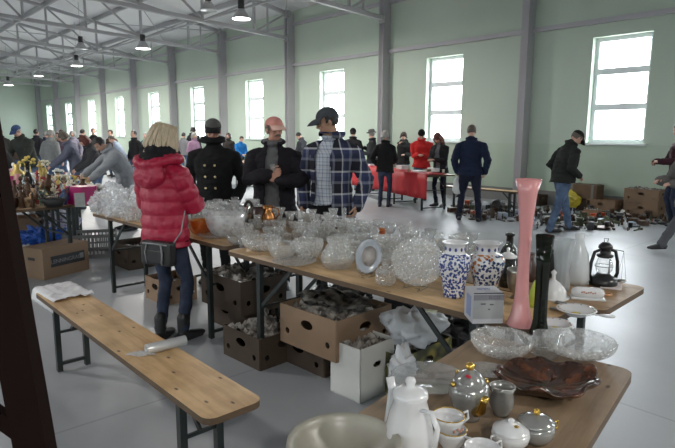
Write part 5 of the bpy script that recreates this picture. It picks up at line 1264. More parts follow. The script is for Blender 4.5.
# glass dome with white bird, oval mirror, brass pot, dark mug, white card
g=spot(235,226,8); t=thing('glass_dome','glass dome over a small white figure, left of the oval ring mirror','dome',g); placed.append((g.x,g.y,.06))
R=.062; h=tall(g,202)
B().lathe([(R,0),(R,h*.5),(R*.85,h*.8),(R*.4,h*.97),(0,h)],24).obj('dome_glass',PG,t); B().lathe([(0,.0),(R*1.1,0),(R*1.1,.012),(0,.012)],24).obj('base',porc,t)
b=B(); b.limb([(0,0,.02),(0,0,.07),(.01,0,.11),(.0,-.02,.14)],[.03,.034,.02,.014],10); b.obj('white_figure',porc,t)
g=spot(249,226,5); t=thing('oval_mirror','small upright oval ring mirror with dark metal frame','mirror',g,.2); h=tall(g,202); placed.append((g.x,g.y,.05))
b=B(); b.tube([(.042*math.cos(a),0,h*.5+.01+h*.47*math.sin(a)) for a in[2*PI*k/28 for k in range(28)]],.009,8,closed=True); b.obj('frame',mat('bronze_frame',(.06,.05,.045),.35,.7),t)
b=B(); b.T=M.Translation((0,0,h*.5+.01))@M.Rotation(PI/2,4,'X'); b.lathe([(0,-.002),(.04,-.002),(.04,.002),(0,.002)],28,sy=h*.46/.04); b.obj('mirror_glass',mat('mirror_silver',(.8,.8,.8),.05,1),t)
B().lathe([(0,0),(.03,0),(.03,.008),(.008,.014),(0,.014)],16).obj('foot',mat('bronze_frame',()),t)
copper=mat('copper_lustre',(.45,.20,.07),.2,.8,var=.5,scale=30)
pware('jug',268,229,206,16,copper,'copper-coloured lustre jug in front of the man in the pink cap',name='copper_jug'); pware('tumbler',259,229,208,13,mat('dark_brown_glaze',(.06,.035,.03),.3,var=.4),'dark brown beaker right of the oval ring mirror',name='brown_beaker')
g=spot(307,226,3); b=B(); b.box((0,0,.055),(.09,.004,.11),R=M.Rotation(.15,3,'X')); b.box((.0,.035,.05),(.09,.004,.10),R=M.Rotation(-.35,3,'X')); o=b.obj('folded_card',cardw,None,g,-.6); tag(o,'folded white card standing among the glasses before the plaid-jacket man','card'); placed.append((g.x,g.y,.05))
# middle right items behind the near china
g=spot(509,264,5); h=tall(g,232); b=B(); r=9.5*mpp(g); b.lathe([(0,.004),(r,0),(r,h*.35),(r*.7,h*.55),(r*.38,h*.68),(r*.36,h*.9),(r*.5,h*.92),(r*.5,h),(0,h)],24); o=b.obj('black_bottle',blackg,None,g); tag(o,'squat black bottle behind the rust and blue vase','bottle'); placed.append((g.x,g.y,r))
g=spot(507,286,6); h=tall(g,246); r=9*mpp(g); t=thing('coffee_grinder','black cylindrical pot with a white lid right of the rust and blue vase','pot',g)
B().lathe([(0,.004),(r*.8,0),(r,h*.3),(r*.85,h*.74),(0,h*.74)],24).obj('pot_body',blackg,t); B().lathe([(r*.95,h*.74),(r*1.0,h*.78),(r*.4,h*.86),(r*.15,h*.88),(r*.18,h*.97),(0,h)],20).obj('lid',porc,t); placed.append((g.x,g.y,r))
t.name='black_pot'
g=spot(517,298,8); h=tall(g,268); r=10*mpp(g); b=B(); b.lathe([(0,.004),(r*.7,0),(r*.3,h*.12),(r*.8,h*.3),(r,h*.6),(r*.95,h*.9),(r*1.05,h),(r*.95,h),(r*.8,h*.5),(0,h*.3)],24); o=b.obj('silver_pot',silv,None,g); tag(o,'tarnished silver goblet-shaped pot beside the tall pink vase','pot'); placed.append((g.x,g.y,r))
g=spot(530,280,6); h=tall(g,252); r=8*mpp(g); b=B(); b.lathe([(0,.004),(r*.8,0),(r,h*.3),(r*.5,h*.7),(r*.35,h*.8),(r*.6,h),(0,h*.95)],20); o=b.obj('brown_vase',mat('dark_brown_glaze',()),None,g); tag(o,'small dark brown vase between the pink and the dark green vases','vase'); placed.append((g.x,g.y,r))
limem=mat('lime_green_glass',(.40,.48,.05),.2,var=.15,coat=.4)
g=spot(534,306,6); h=tall(g,273); b=B(); b.limb([(0,0,.02),(0,0,h*.4),(.01,0,h*.75),(.028,0,h*.95)],[.030,.024,.014,.008],12); b.limb([(.0,0,.03),(-.03,0,.05),(-.045,0,.03)],[.012,.01,.006],8); o=b.obj('green_figurine',limem,None,g); tag(o,'lime green glass bird figurine between the pink and dark green vases','figurine')
g=spot(556,276,9); h=tall(g,250); r=11*mpp(g); t=thing('black_pan','black rounded pan with a metal rim behind the dark green vase','pan',g,.3); B().lathe([(0,.004),(r*.8,0),(r,h*.4),(r,h),(r*.94,h),(r*.9,h*.3),(0,.01)],28).obj('pan_body',darkm,t); placed.append((g.x,g.y,r))
b=B(); b.tube([(r*math.cos(a),r*math.sin(a),h) for a in[2*PI*k/28 for k in range(28)]],.003,6,closed=True); b.obj('metal_rim',wire,t)
# milk-glass swan jug and tall pitcher
milk=mat('milk_glass',(.55,.58,.60),.2,var=.06,coat=.4)
g=spot(577,284,9); h=tall(g,232); t=thing('white_pitcher','tall white ribbed glass pitcher left of the black lantern','pitcher',g,2.6); r=11*mpp(g); placed.append((g.x,g.y,r))
b=B(); b.lathe([(0,.004),(r*.8,0),(r,h*.12),(r*.92,h*.4),(r*.8,h*.62),(r*.45,h*.78),(r*.35,h*.88),(r*.38,h),(r*.3,h),(r*.28,h*.85),(0,h*.8)],28,mod=lambda i,a,rr_,z:(rr_*(1+.04*math.cos(12*a)),z)); b.obj('pitcher_body',milk,t)
b=B(); b.tube([(r*.4,0,h*.88),(r*1.1,0,h*.80),(r*1.35,0,h*.55),(r*1.0,0,h*.22)],.007,10); b.obj('handle',milk,t)
g=spot(561,290,11); h=tall(g,238); t=thing('milk_glass_vase','pale fluted glass vase in front of the white pitcher','vase',g); r=11*mpp(g); placed.append((g.x,g.y,r))
b=B(); b.lathe([(0,.004),(r*.7,0),(r*.75,h*.1),(r*.6,h*.4),(r*.75,h*.75),(r,h),(r*.94,h),(r*.55,h*.5),(0,h*.2)],30,mod=lambda i,a,rr_,z:(rr_*(1+.06*math.cos(9*a)),z)); b.obj('vase_body',glass('frosted_glass',haze=.5,hazecol=(.66,.70,.72),edge=.3),t)
g=spot(553,298,11); h=tall(g,268); t=thing('butter_dome','low white domed china cheese cover below the fluted glass vase','dish',g); r=14*mpp(g)
B().lathe([(0,.003),(r*1.1,0),(r*1.15,.008),(0,.008)],28).obj('plate_base',porc,t); B().lathe([(r*.95,.008),(r*.9,h*.3),(r*.45,h*.55),(r*.14,h*.65),(r*.13,h*.8),(r*.2,h*.9),(0,h)],28).obj('cover',porc,t)
# butter dish with flowers
g=G(588,296,TZ); r=.062; t=thing('butter_dish','oblong white butter dish with a dark red flower band, in front of the lantern','dish',g,-.25)
B().box((0,0,.006),(.16,.075,.012),bev=.006).obj('dish_base',porc,t); b=B(); b.limb([(-.05,0,.032),(.05,0,.032)],[(.027,.027),(.027,.027)],16); l=b.obj('cover',porc,t)
for i in range(7):
    B().ell((-.03+.01*i,-.026,.038+.003*math.sin(i*2.1)),(.005,.003,.004),None,8,6).obj('flower_motif',floral,l)
for i,(px,py,R,lb) in enumerate(((597,313,.085,'white china bowl with floral rim, right of the dark green vase'),(556,318,.07,'flat white china plate with floral rim behind the wide glass bowl'))):
    px=(577,556)[i]; py=(312,327)[i]
    g=G(px,py,TZ); t=thing('china_bowl' if i==0 else 'china_plate',lb,'bowl' if i==0 else 'plate',g)
    b=B(); b.lathe([(0,.003),(R*.5,0),(R*.55,.004),(R*.85,.022),(R,.026),(R*.98,.03),(R*.82,.026),(R*.5,.010),(0,.009)],36,mod=scal(14,.012,.02)); pb=b.obj('dish_body',porc,t)
    for j in range(14):
        a_=2*PI*j/14; B().ell((R*.88*math.cos(a_),R*.88*math.sin(a_),.0285),(.006,.004,.0015),M.Rotation(a_,3,'Z'),8,6).obj('flower_motif',floral if j%2 else mat('olive_motif',(.12,.13,.04),.4),pb)
    B().ell((0,0,.010),(R*.22,R*.16,.0025),None,10,6).obj('central_bouquet',mat('yellow_flower_motif',(.45,.38,.08),.4,var=.5,scale=60),pb)
def cutlery(label,px0,py0,px1,py1,m,w=.016,name='serving_spoon',z=.006):
    a,b_=G(px0,py0,TZ+z),G(px1,py1,TZ+z); d=(b_-a); L_=d.length; o_=thing(name,label,'spoon' if 'spoon' in name else 'knife',a,math.atan2(d.y,d.x))
    B().box((L_*.5,0,0),(L_,w*.5,.004),bev=.0015).obj('handle',m,o_)
    if 'spoon' in name: B().ell((L_,0,.001),(.035,.02,.006),None,14,8).obj('spoon_bowl',m,o_)
    else: B().box((L_*.25,0,0),(L_*.5,w*1.2,.004),bev=.0015).obj('blade',wire,o_)
cutlery('silver cake server lying above the floral china bowl',556,299,598,307,wire,.03,name='table_knife')
cutlery('long pale-handled knife lying below the butter dish',551,305,592,313,porc,.02,name='table_knife')
cutlery('white serving spoon whose handle sticks out past the table edge',590,311,608,313,porc,.022)
# lantern
g=spot(603,285,13); s_=mpp(g); h=tall(g,237); r=15*s_
t=thing('hurricane_lantern','black metal hurricane lantern with clear globe at the far right end of the tables','lantern',g,.15); placed.append((g.x,g.y,r))
lm=mat('black_enamel',(.012,.012,.013),.3,var=.3)
B().lathe([(0,.002),(r*.85,0),(r*.9,h*.05),(r*.85,h*.17),(r*.55,h*.20),(r*.42,h*.25),(0,h*.25)],28).obj('fuel_tank',lm,t)
B().lathe([(r*.36,h*.25),(r*.52,h*.34),(r*.56,h*.44),(r*.40,h*.58),(r*.34,h*.62)],24).obj('globe',PG,t)
B().lathe([(r*.42,h*.60),(r*.52,h*.62),(r*.52,h*.66),(r*.32,h*.68),(r*.34,h*.78),(r*.46,h*.80),(r*.42,h*.86),(r*.22,h*.92),(0,h*.93)],24).obj('chimney',lm,t)
b=B()
for sg in(-1,1): b.tube([(sg*r*.82,0,h*.12),(sg*r*1.0,0,h*.25),(sg*r*.95,0,h*.5),(sg*r*.75,0,h*.72),(sg*r*.35,0,h*.77)],[.009]*5,8)
b.obj('side_tubes',lm,t)
b=B(); b.tube([(-r*.12,0,h*.93),(-r*.16,0,h*1.0),(r*.16,0,h*1.0),(r*.12,0,h*.93)],.002,6); b.obj('ring_handle',wire,t)
b=B(); b.tube([(r*.30*math.cos(a)*1.9,r*.30*math.sin(a)*1.9,h*.42) for a in[2*PI*k/20 for k in range(20)]],.0018,6,closed=True); b.obj('globe_guard',wire,t)
# balance scale
g=spot(616,282,3); h=tall(g,246); t=thing('hanging_scale','small balance scale with hanging pan, right of the lantern','scale',g,.0)
b=B(); b.lathe([(0,.002),(.022,0),(.022,.006),(.004,.01),(.003,h),(0,h)],14,o=(-.03,.02,0)); b.obj('column',lm,t)
B().bar((-.06,.02,h*.98),(.03,0,h*.90),.004,.004).obj('beam',wire,t)
b=B(); 
for a in(0,2.1,4.2): b.tube([(.03,0,h*.9),(.03+.025*math.cos(a),.025*math.sin(a),.022)],.0008,5)
b.obj('pan_cords',wire,t); B().lathe([(0,.014),(.02,.016),(.03,.024),(.028,.024),(.018,.019),(0,.017)],18,o=(.03,0,0)).obj('pan',silv,t)
g=G(606,292,TZ); b=B(); b.tube([(.03*math.cos(a),.02*math.sin(a),.006) for a in[2*PI*k/18 for k in range(18)]],.005,8,closed=True); o=b.obj('bracelet',mat('copper_ring',(.5,.26,.14),.35,.3),None,g); tag(o,'small copper-brown ring lying in front of the lantern','ring')
g=G(612,283,TZ+.004); b=B(); b.box((0,0,0),(.10,.13,.006),bev=.002); o=b.obj('pale_mat',mat('pink_white_paper',(.62,.55,.54),.7),None,g,-.5); tag(o,'pale flat paper lying at the table end under the scale','paper')
# yellow cloth + blue ornament
o=crumple('yellow_cloth','small bundle of yellow cloth behind the blue and white vase','cloth',spot(431,254,10),(.075,.05,.022),mat('ochre_cloth',(.50,.33,.10),.8,var=.3),31,.5,3)
g=spot(410,243,3); b=B(); b.ell((0,0,.018),(.014,.012,.018),None,12,8); b.ell((0,-.005,.045),(.010,.009,.012),None,10,8); b.limb([(0,.005,.05),(.012,.01,.062)],[.004,.003],6); o=b.obj('blue_figurine',bluedk,None,g); tag(o,'tiny dark blue bird ornament standing behind the oval platter','figurine'); placed.append((g.x,g.y,.02))
g=spot(443,250,8); ware('plate',g,.09,.02,SG,'pressed-glass plate behind the blue and white vase')
g=G(433,310,TZ+.004); b=B(); b.box((0,0,0),(.045,.03,.006),bev=.002); o=b.obj('price_tag',mat('greenish_label',(.32,.34,.22),.5,var=.3),None,g,-.4); tag(o,'small greenish tag lying at the table edge left of the blue and white vase','tag')
# --- fill the long tables with more glass
def free(x,y,r): return all((x-a)**2+(y-b_)**2>(r+c)**2*.80 for a,b_,c in placed)
R2=random.Random(21)
zones=[(-2.42,-.72,'left of the crimson jacket'),(-.72,-.05,'left of the table seam'),(-.05,.55,'before the pink-cap man'),(.55,1.0,'before the plaid man'),(1.0,1.42,'by the upright plates')]
rows=[(.08,.42,'front row'),(.42,.80,'middle row'),(.80,1.12,'back row')]
kinds=['goblet','goblet','tumbler','bowl','footbowl','vase','flute','box','jug','carafe','tumbler','goblet']
sizes=dict(goblet=(.032,.13),tumbler=(.034,.09),bowl=(.075,.075),footbowl=(.08,.12),vase=(.05,.17),flute=(.035,.17),box=(.055,.09),jug=(.045,.12),carafe=(.045,.19))
cnt={}
for _ in range(1500):
    u_=R2.uniform(-2.42,1.42); v_=R2.uniform(.10,1.10); k=R2.choice(kinds); R,h=sizes[k]; f_=R2.uniform(.85,1.15); R*=f_; h*=f_
    if u_>.2 and v_<.22: continue
    if v_<.45 and h>.12: continue
    if -.5<u_<.1 and v_<.9 and h>.10: continue
    if v_<R+.04 or v_>1.14-R or (u_<-2.3 and v_<.2): continue
    w=TF(u_,v_)
    if not free(w.x,w.y,R*.98): continue
    zn=[z for z in zones if z[0]<=u_<=z[1]][0][2]; rw=[r_ for r_ in rows if r_[0]<=v_<=r_[1]][0][2]
    m=R2.choice([CG,CG,SG,PG]) if k in('bowl','footbowl','vase','box','carafe','tumbler','flute') else R2.choice([PG,PG,SG])
    if u_<-.72 and R2.random()<.6: m=WG
    if R2.random()<.025: m=AG
    lb='%s%s in the %s, %s'%('amber ' if m is AG else '',KN[k][2],rw,zn)
    ware(k,w,R,h,m,lb,'glassware crowding the long tables',rz=R2.uniform(0,6))
# glass held by the pink-cap man
hp_=world(pm,(pm['hands'][0]['C']+pm['hands'][1]['C'])/2+V((0,.02,.02)))
b=B(); K_goblet(b,.026,.11); o=b.obj('glass_goblet',PG,None,hp_-V((0,0,.03))); o.rotation_euler=(.2,-.2,0); tag(o,'clear glass held up in the hands of the man in the pink cap','glass')
# waist bag of the woman
bagk=mat('black_leatherette',(.014,.014,.015),.45,var=.3)
t=thing('waist_bag','black zipped belt bag with silver-grey straps on the hip of the woman in crimson','bag',(0,0,0)); t.matrix_world=wr['M']@M.Translation((.085,-.175,.80))
b=B(); b.box((0,0,-.03),(.30,.08,.19),bev=.025); b.obj('bag_body',bagk,t); B().box((0,-.042,-.05),(.17,.02,.10),bev=.008).obj('front_pocket',bagk,t)
gs=mat('silver_grey_strap',(.25,.25,.26),.5)
for sg in(-1,1): B().tube([(sg*.07,-.05,.045),(sg*.085,-.056,-.02),(sg*.075,-.05,-.11)],.007,6,flat=.5).obj('strap',gs,t)
b=B(); b.tube([(-.12,-.04,.045),(0,-.05,.05),(.12,-.04,.045)],.006,6); b.obj('zip',gs,t)
B().tube([(.13,0,.03),(.18,.06,.14),(.19,.1,.30)],.005,6).obj('shoulder_cord',gs,t)
# ------------------------------------------------------------------ ornaments on the left tables and wares on the floor
brz=mat('bronze_brown',(.07,.035,.018),.35,.4,var=.4,scale=20); tan_=mat('carved_light_wood',(.42,.27,.15),.6,var=.25); cream=mat('cream_petals',(.62,.58,.45),.7,var=.15); leafg=mat('artificial_leaf',(.05,.10,.03),.6,var=.4)
mag=mat('magenta_gift_box',(.36,.01,.12),.35,var=.08); silp=mat('silver_panel',(.30,.31,.30),.35,.5,var=.25,scale=30); goldl=mat('dull_gold',(.48,.36,.12),.4,.6,var=.35,scale=30)
def figurine(b,h):
    b.lathe([(0,.0),(h*.16,0),(h*.16,h*.05),(0,h*.06)],14); b.limb([(0,0,h*.05),(0,0,h*.3),(0,0,h*.55),(.0,0,h*.72)],[h*.14,h*.10,h*.13,h*.05],10); b.ell((0,-.01*h,h*.86),(h*.09,h*.10,h*.12),None,10,8)
    for s_ in(-1,1): b.limb([(s_*h*.12,0,h*.62),(s_*h*.19,-h*.06,h*.47),(s_*h*.05,-h*.15,h*.45)],[h*.045,h*.04,h*.035],8)
def animal(b,h):
    b.limb([(-h*.4,0,h*.5),(0,0,h*.52),(h*.35,0,h*.55)],[h*.2,h*.2,h*.19],10); b.limb([(h*.35,0,h*.6),(h*.5,0,h*.85)],[h*.12,h*.10],8); b.ell((h*.58,0,h*.9),(h*.17,h*.1,h*.1),None,10,8)
    for x in(-.35,.3):
        for y in(-1,1): b.limb([(h*x,y*h*.12,h*.4),(h*x,y*h*.12,h*.03)],[h*.07,h*.05],8)
def candlestick(b,h): b.lathe([(0,0),(h*.22,0),(h*.2,h*.05),(h*.05,h*.1),(h*.09,h*.2),(h*.04,h*.35),(h*.08,h*.6),(h*.04,h*.75),(h*.13,h*.8),(h*.13,h*.84),(h*.05,h*.85),(h*.045,h),(0,h)],16)
def urn(b,h): b.lathe([(0,0),(h*.2,0),(h*.1,h*.1),(h*.28,h*.4),(h*.3,h*.6),(h*.12,h*.8),(h*.17,h),(h*.14,h),(h*.1,h*.8),(0,h*.7)],20)
def bottle(b,h): b.lathe([(0,0),(h*.15,0),(h*.16,h*.5),(h*.05,h*.72),(h*.05,h*.95),(h*.065,h*.96),(h*.06,h),(0,h)],16)
def tin(b,h): b.lathe([(0,0),(h*.4,0),(h*.4,h*.85),(h*.42,h*.86),(h*.42,h),(0,h)],20)
def pot_(b,h): b.lathe([(0,0),(h*.45,0),(h*.5,h*.5),(h*.5,h*.9),(h*.55,h),(h*.47,h),(h*.45,h*.2),(0,h*.1)],20); b.tube([(h*.5,0,h*.8),(h*.85,0,h*.75),(h*.85,0,h*.4),(h*.5,0,h*.3)],h*.05,6)
def plate_(b,h): b.lathe([(0,0),(h*.6,0),(h*1.0,h*.2),(h*.98,h*.25),(h*.6,h*.06),(0,h*.06)],24)
def bottle_cap(b,h): bottle(b,h)
OK=dict(figurine=(figurine,'figurine'),animal=(animal,'animal_figurine'),candlestick=(candlestick,'candlestick'),urn=(urn,'vase'),bottle=(bottle,'bottle'),tin=(tin,'tin'),pot=(pot_,'mug'),plate=(plate_,'plate'))
CATS=dict(figurine='figurine',animal='figurine',candlestick='candlestick',urn='vase',bottle='bottle',tin='tin',pot='mug',plate='plate')
pal=[('brown',brz),('pale wooden',tan_),('white',porc),('golden',goldl),('black',blackg),('red',mat('dark_red_glaze',(.25,.02,.02),.3)),('pink',mat('dusty_pink',(.5,.22,.25),.5)),('cream',mat('cream_glaze',(.6,.55,.42),.3)),('green',mat('bottle_green',(.05,.12,.07),.2)),('blue',mat('mid_blue_glaze',(.06,.13,.3),.3)),('grey',mat('pewter',(.28,.28,.28),.35,.7))]
dpl=[]
def orn(kind,p,h,m,label,group=None,rz=0):
    b=B(); OK[kind][0](b,h); o=b.obj(OK[kind][1],m,None,p,rz); tag(o,label,CATS[kind],group); return o
def ospot(px,base,wpx): g=spot(px,base,wpx*.3); dpl.append((g.x,g.y,wpx/2*mpp(g))); return g
# magenta boxes
g=ospot(81,207.5,16); s_=mpp(g); t=thing('gift_box','magenta gift box with a silver panel, right end of the left table','box',g,drz+PI/2+.2); hh=tall(g,189)
B().box((0,0,hh/2),(22*s_,16*s_,hh)).obj('box_body',mag,t); B().box((0,0,hh),(23*s_,17*s_,hh*.16)).obj('lid',mag,t); 
g=ospot(80,210,8); o=B().box((0,0,.075),(.10,.03,.15)).obj('photo_stand',silp,None,g,.25); tag(o,'small silver picture frame leaning in front of the magenta box','frame')
g=ospot(91,205,12); t=thing('gift_box','second magenta gift box, right of the one with the silver frame','box',g,.3); hh=tall(g,188); B().box((0,0,hh/2),(12*s_,12*s_,hh)).obj('box_body',mag,t); B().box((0,0,hh),(13*s_,13*s_,hh*.14)).obj('lid',mag,t)
# wire basket
g=ospot(54,211,26); t=thing('wire_basket','black flared wire basket bowl on the left table','basket',g,.2); r=15*mpp(g); h=tall(g,192)
b=B()
for i in range(22):
    a=2*PI*i/22; b.tube([(r*.45*math.cos(a),r*.35*math.sin(a),.005),(r*.8*math.cos(a),r*.6*math.sin(a),h*.5),(r*1.05*math.cos(a),r*.8*math.sin(a),h*(1+.25*math.cos(2*a)))],.0025,5)
for k,zz in((.5,.04),(.8,.5),(1.05,1.0)): b.tube([(r*k*math.cos(a),r*k*.76*math.sin(a),h*zz*(1+(.25*math.cos(2*a) if zz==1 else 0))) for a in[2*PI*j/28 for j in range(28)]],.004,6,closed=True)
b.obj('wire_sides',darkm,t); B().lathe([(0,.0),(r*.5,0),(r*.78,h*.45),(r*.75,h*.47),(r*.4,.012),(0,.012)],24,sy=.76).obj('tray',darkm,t)
HO=[('figurine',22,212,186,brz,'dark brown carved figurine at the near left corner of the left table'),('figurine',33,212,196,brz,'stocky brown figurine left of the wire basket'),('animal',27,209,196,tan_,'pale wooden animal carving among the brown figurines'),
('bottle',30,204,163,blackg,'tall black bottle with cream label on the left table'),('figurine',16,205,184,pal[5][1],'dark red figurine beside the dark post'),('urn',12,200,178,mag,'magenta vase half hidden beside the dark post'),
('candlestick',38,205,182,brz,'tall brown candlestick behind the stocky figurine'),('tin',55,196,189,porc,'white tin box behind the wire basket'),('tin',63,196,186,mat('pale_blue_tin',(.45,.52,.62),.4),'pale blue tin behind the magenta boxes'),
('urn',18,190,166,goldl,'golden vase high at the far left beside the post'),('figurine',14,184,164,porc,'white-haired doll figurine at the far left'),('candlestick',41,190,163,goldl,'golden candlestick behind the black bottle')]
for k,px,ba,to,m,lb in HO:
    g=ospot(px,ba,8); orn(k,g,tall(g,to),m,lb,rz=.3)
b=B(); g=spot(30,203,4); 
def bouquet(label,px,ba,to,m,n=16,spread=1.0):
    g=ospot(px,ba,10); h=tall(g,to); t=thing('bouquet',label,'flowers',g); r=h*.32*spread
    B().lathe([(0,0),(r*.35,0),(r*.5,h*.3),(r*.35,h*.45),(r*.42,h*.5),(0,h*.45)],14).obj('pot',R3.choice([porc,goldl,tan_]),t)
    b=B(); q=B()
    for i in range(n):
        a=R3.uniform(0,6.28); rr_=r*math.sqrt(R3.random()); z=h*.62+h*.34*R3.random()*(1-.5*rr_/r)
        b.ell((rr_*math.cos(a),rr_*math.sin(a),z),(r*.24,r*.24,r*.2),None,8,6); q.ell((rr_*math.cos(a+.5),rr_*math.sin(a+.5),z-h*.06),(r*.3,r*.08,r*.05),M.Rotation(a,3,'Z'),6,4); q.tube([(0,0,h*.4),(rr_*math.cos(a),rr_*math.sin(a),z)],r*.03,4)
    b.obj('blossoms',m,t)['kind']='stuff'; q.obj('foliage',leafg,t)['kind']='stuff'
R3=random.Random(5)
for i in range(16):
    px=R3.uniform(10,40); ba=R3.uniform(199,212); g=G(px,ba,TZ)
    if any((g.x-x)**2+(g.y-y)**2<(.05+rr_)**2*.8 for x,y,rr_ in dpl): continue
    dpl.append((g.x,g.y,.05)); k=R3.choice(['figurine','figurine','animal','candlestick','urn','bottle']); cn,m=R3.choice([('dark brown',brz),('dark brown',brz),('pale wooden',tan_),('black',blackg)])
    orn(k,g,R3.uniform(.16,.30)*(.7 if k=='animal' else 1),m,'%s %s in the dark cluster at the left front of the ornament table'%(cn,OK[k][1].replace('_',' ')),'dark carved pieces at the left front of the ornament table',R3.uniform(0,6))
yel=mat('yellow_petals',(.55,.42,.10),.7,var=.2); pnk=mat('pink_petals',(.6,.30,.32),.7,var=.2)
for lb,px,ba,to,m,sp in [('dry golden-green bouquet in the far left of the ornament tables',28,182,157,yel,1),('cream bouquet behind the golden candlestick',44,180,160,cream,1),('low cream bouquet in the middle of the ornament tables',50,193,178,cream,1.5),('cream and white bouquet left of the magenta boxes',62,190,174,cream,1.5),
  ('yellow bouquet behind the magenta boxes',73,190,176,yel,1.2),('low yellow arrangement beyond the second magenta box',86,188,178,yel,1.3),('white bouquet reaching over the back of the ornament tables',58,182,169,mat('white_petals',(.7,.7,.68),.7),1.3),('white shell flower ornament left of the wrapped crystal',99,203,184,mat('white_petals',()),1.3),('pink bouquet at the far left edge of the tables',10,186,168,pnk,1.2)]:
    bouquet(lb,px,ba,to,m,18,sp)
kl=list(OK); 
for _ in range(4000):
    row_=R3.choice((0,0,1,1,2,3)); a=R3.uniform(.05,1.5)-.40*row_; bk=R3.uniform(.07,.62)+.72*row_
    w=DF(a,bk); k=R3.choice(kl); h=R3.uniform(.10,.26)*(1.15 if bk>.7 else .9); 
    if k in('plate',): h=.09
    if k in('tin','pot'): h*=.6
    if k=='animal': h*=.7
    r=h*.35 if k not in('plate','tin','pot') else h*.75
    if any((w.x-x)**2+(w.y-y)**2<(r+rr_)**2*.85 for x,y,rr_ in dpl): continue
    if len(dpl)>230: break
    dpl.append((w.x,w.y,r)); cn,m=R3.choice(pal+[pal[2],pal[7],pal[7],pal[3]])
    rw=('nearest','second','third','farthest')[row_]
    orn(k,w,h,m,'small %s %s among the ornaments, %s left table'%(cn,OK[k][1].replace('_',' '),rw),'ornaments crowding the left tables',R3.uniform(0,6))
# things on the far tables
def fill_far(px0,py0,px1,py1,n,where,seed):
    R_=random.Random(seed)
    for i in range(n):
        f=(i+.5)/n; g=G(px0+(px1-px0)*f+R_.uniform(-1,1),py0+(py1-py0)*f,TZ)+R2W(R_.uniform(-.22,-.04),0,0)
        g.z=TZ; k=R_.choice(['tin','urn','bottle','pot','figurine','plate']); cn,m=R_.choice(pal); h={'plate':.1,'tin':.1,'pot':.1}.get(k,.18)*R_.uniform(.8,1.2)
        orn(k,g,h,m,'small %s %s on %s'%(cn,OK[k][1].replace('_',' '),where),'small wares on the far tables')
# red table goods
def papers(label,px,py,w,l,h,m,rz=None,nm='paper_stack',ct='papers'):
    g=G(px,py,TZ+.006)+Vv*.12; b=B(); n=max(1,int(h/.025))
    for i in range(n): b.box((R3.uniform(-.005,.005),0,h*(i+.5)/n),(w,l,h/n*.96),rz=R3.uniform(-.04,.04))
    o=b.obj(nm,m,None,g,rang if rz is None else rz); tag(o,label,ct)
ppr=mat('printed_white_paper',(.6,.6,.6),.6,var=.1,scale=40)
papers('white stack of papers at the right end of the red-clothed table',432,170.5,.32,.24,.08,ppr)
papers('flat white album on the red-clothed table before the man in red',415,171,.30,.22,.03,ppr)
papers('white stack of papers in front of the person in black at the red-clothed table',399,168.5,.26,.2,.09,ppr)
papers('small white pile at the left of the red-clothed table',368,165.5,.2,.2,.04,ppr)
papers('brown cardboard tray on the red-clothed table beside the white album',424,170.5,.16,.14,.05,card,nm='small_tray',ct='tray')
for i,px in enumerate((406,441)):
    g=G(px,(171,171.5)[i],TZ+.006)+Vv*.06; orn('tin',g,.07,(cream,porc)[i],('small cream tin between the paper stacks on the red-clothed table','small white pot at the very right end of the red-clothed table')[i])
# cartons by the wall
for lb,px,py,L_,W_,h,z,m in [('tan carton at the bottom of the stack by the wall below the right window',667,212,.62,.42,.27,0,card),('tan carton on top of the stack by the wall at the right',667,212,.64,.44,.27,.275,card),
 ('tan carton with hand hole by the wall, right of the stacked suitcase',622,209,.58,.42,.27,0,card),('brown carton under the wooden case, right of the yellow bag',597,207,.52,.42,.24,0,cardd),('small brown carton by the wall, left of the yellow bag',555,201,.30,.42,.24,0,cardd),
 ('small tan open box among the floor wares, in front of the cartons',597,214.5,.26,.2,.14,0,card)]:
    g=G(px,py,0); rz=dwall+PI; u=V((math.cos(rz),math.sin(rz),0)); n_=V((math.cos(A),math.sin(A),0))
    xr=(RM.inverted()@g).x; W_=min(W_,.40); g=g+n_*min(0,WX-.07-W_-xr)
    carton('carton',lb,g-u*L_/2+n_*W_/2,rz,L_,W_,h,m,holes='banana' if h>.2 else 'hand',z=z,fill=.95 if h<.2 or z>0 else None)
g=G(604,207,0); rz=dwall+PI; u=V((math.cos(rz),math.sin(rz),0)); n_=V((math.cos(A),math.sin(A),0)); g=g+n_*min(0,WX-.07-.42-(RM.inverted()@g).x); t=thing('wooden_case','old brown wooden case with two straps on top of the dark carton by the wall','case',g-u*.30+n_*.21+V((0,0,.245)),rz)
B().box((0,0,.16),(.62,.36,.30),bev=.015).obj('case_body',mat('worn_brown_case',(.14,.085,.05),.6,var=.3),t)
for s_ in(-1,1): B().box((s_*.22,0,.16),(.05,.375,.315)).obj('strap',mat('grey_strap',(.2,.19,.17),.6),t)
crumple('yellow_bag','yellow and white plastic bag against the wall behind the man in blue jeans','bag',G(571,207,0)-n_*.1,(.22,.13,.2),mat('yellow_plastic',(.60,.50,.05),.4,var=.6,scale=5),41,.3,2,flat=True)
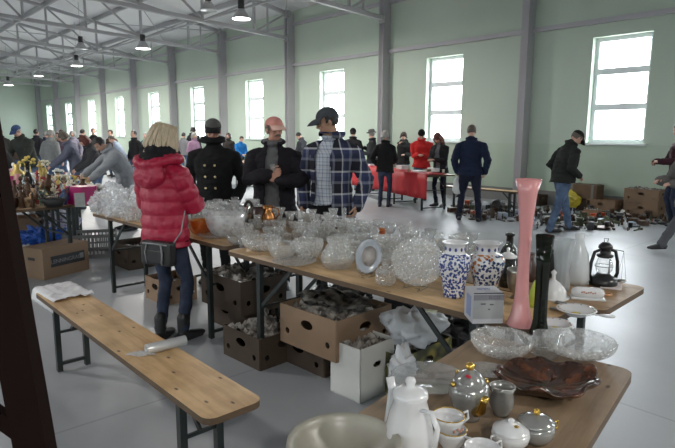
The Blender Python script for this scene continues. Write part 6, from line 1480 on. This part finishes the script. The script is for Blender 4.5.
# floor wares
R4=random.Random(11); fl_=[]; n_i=0
steelk=[('rusty',mat('rusty_iron',(.08,.05,.035),.7,var=.5,scale=30)),('black',darkm),('steel-grey',mat('worn_steel',(.13,.13,.135),.4,.6,var=.4)),('white',porc),('brown',brz),('pale blue',mat('pale_blue_tin',())),('olive',mat('olive_paint',(.08,.09,.05),.6)),('orange-red',mat('orange_red_paint',(.5,.09,.03),.5))]
def tool(b,h): b.bar((-h,0,.012),(h*.5,0,.012),.02,.02); b.box((h*.6,0,.018),(h*.3,h*.5,.035),bev=.006)
def engine(b,h): b.lathe([(0,0),(h*.6,0),(h*.6,h*.5),(h*.3,h*.6),(h*.3,h*.9),(0,h)],12); b.box((h*.5,0,h*.25),(h*.8,h*.5,h*.5),bev=.01); b.tube([(-h*.5,0,h*.4),(-h*1.1,0,h*.6),(-h*1.2,h*.3,h*.1)],h*.1,6)
def sbox(b,h): b.box((0,0,h*.3),(h*1.3,h*.9,h*.6),bev=.006); b.box((0,0,h*.62),(h*1.34,h*.94,h*.06),bev=.004)
OK.update(tool=(tool,'hand_tool'),engine=(engine,'machine_part'),sbox=(sbox,'small_box')); CATS.update(tool='tool',engine='machine part',sbox='box')
ks=['tool','tool','engine','engine','sbox','tin','pot','bottle','urn','plate','figurine','candlestick','animal']
for _ in range(3000):
    if n_i>=260: break
    px=R4.uniform(452,664); t_=(px-452)/210
    py=R4.uniform(204+t_*4,217+t_*11) if px<530 else R4.uniform(208,227 if px<640 else 222)
    if px<470 and py>214: continue
    g=G(px,py,0)
    k=R4.choice(ks); h=R4.uniform(.07,.16); 
    if k in('tin','pot','sbox'): h=R4.uniform(.08,.15)
    if k=='bottle': h=R4.uniform(.16,.28)
    r=h*.5
    if any((g.x-x)**2+(g.y-y)**2<(r+q_)**2 for x,y,q_ in fl_): continue
    if (RM.inverted()@g).x>WX-.3: continue
    if (g.x-pj.x)**2+(g.y-pj.y)**2<.12: continue
    fl_.append((g.x,g.y,r)); cn,m=R4.choice(steelk[:3]+steelk[:3]+[steelk[4]]*2+[steelk[6]]*2+steelk); n_i+=1
    sec='left of the pink vase' if px<518 else ('between the pink vase and the man in jeans' if px<550 else ('right of the man in jeans' if px<600 else 'near the right edge'))
    orn(k,g,h,m,'%s %s among floor wares, %s'%(cn,OK[k][1].replace('_',' '),sec),'second-hand wares laid out on the floor by the wall',R4.uniform(0,6))
for px,py,lb in [(497,210,'dark helmet-like round pot at the left of the floor wares'),]:
    g=G(px,py,0); b=B(); b.ell((0,0,.13),(.13,.12,.14),None,18,12); o=b.obj('round_pot',darkm,None,g); tag(o,lb,'pot')
crumple('white_rag','crumpled white rag at the left end of the floor wares','cloth',G(480,207,0),(.16,.12,.08),wbag,51,.6,3)
fill_far(240,161,262,163,7,'the table right of the black-coated man',3); fill_far(178,169,194,170,6,'the table behind the blond woman',4)
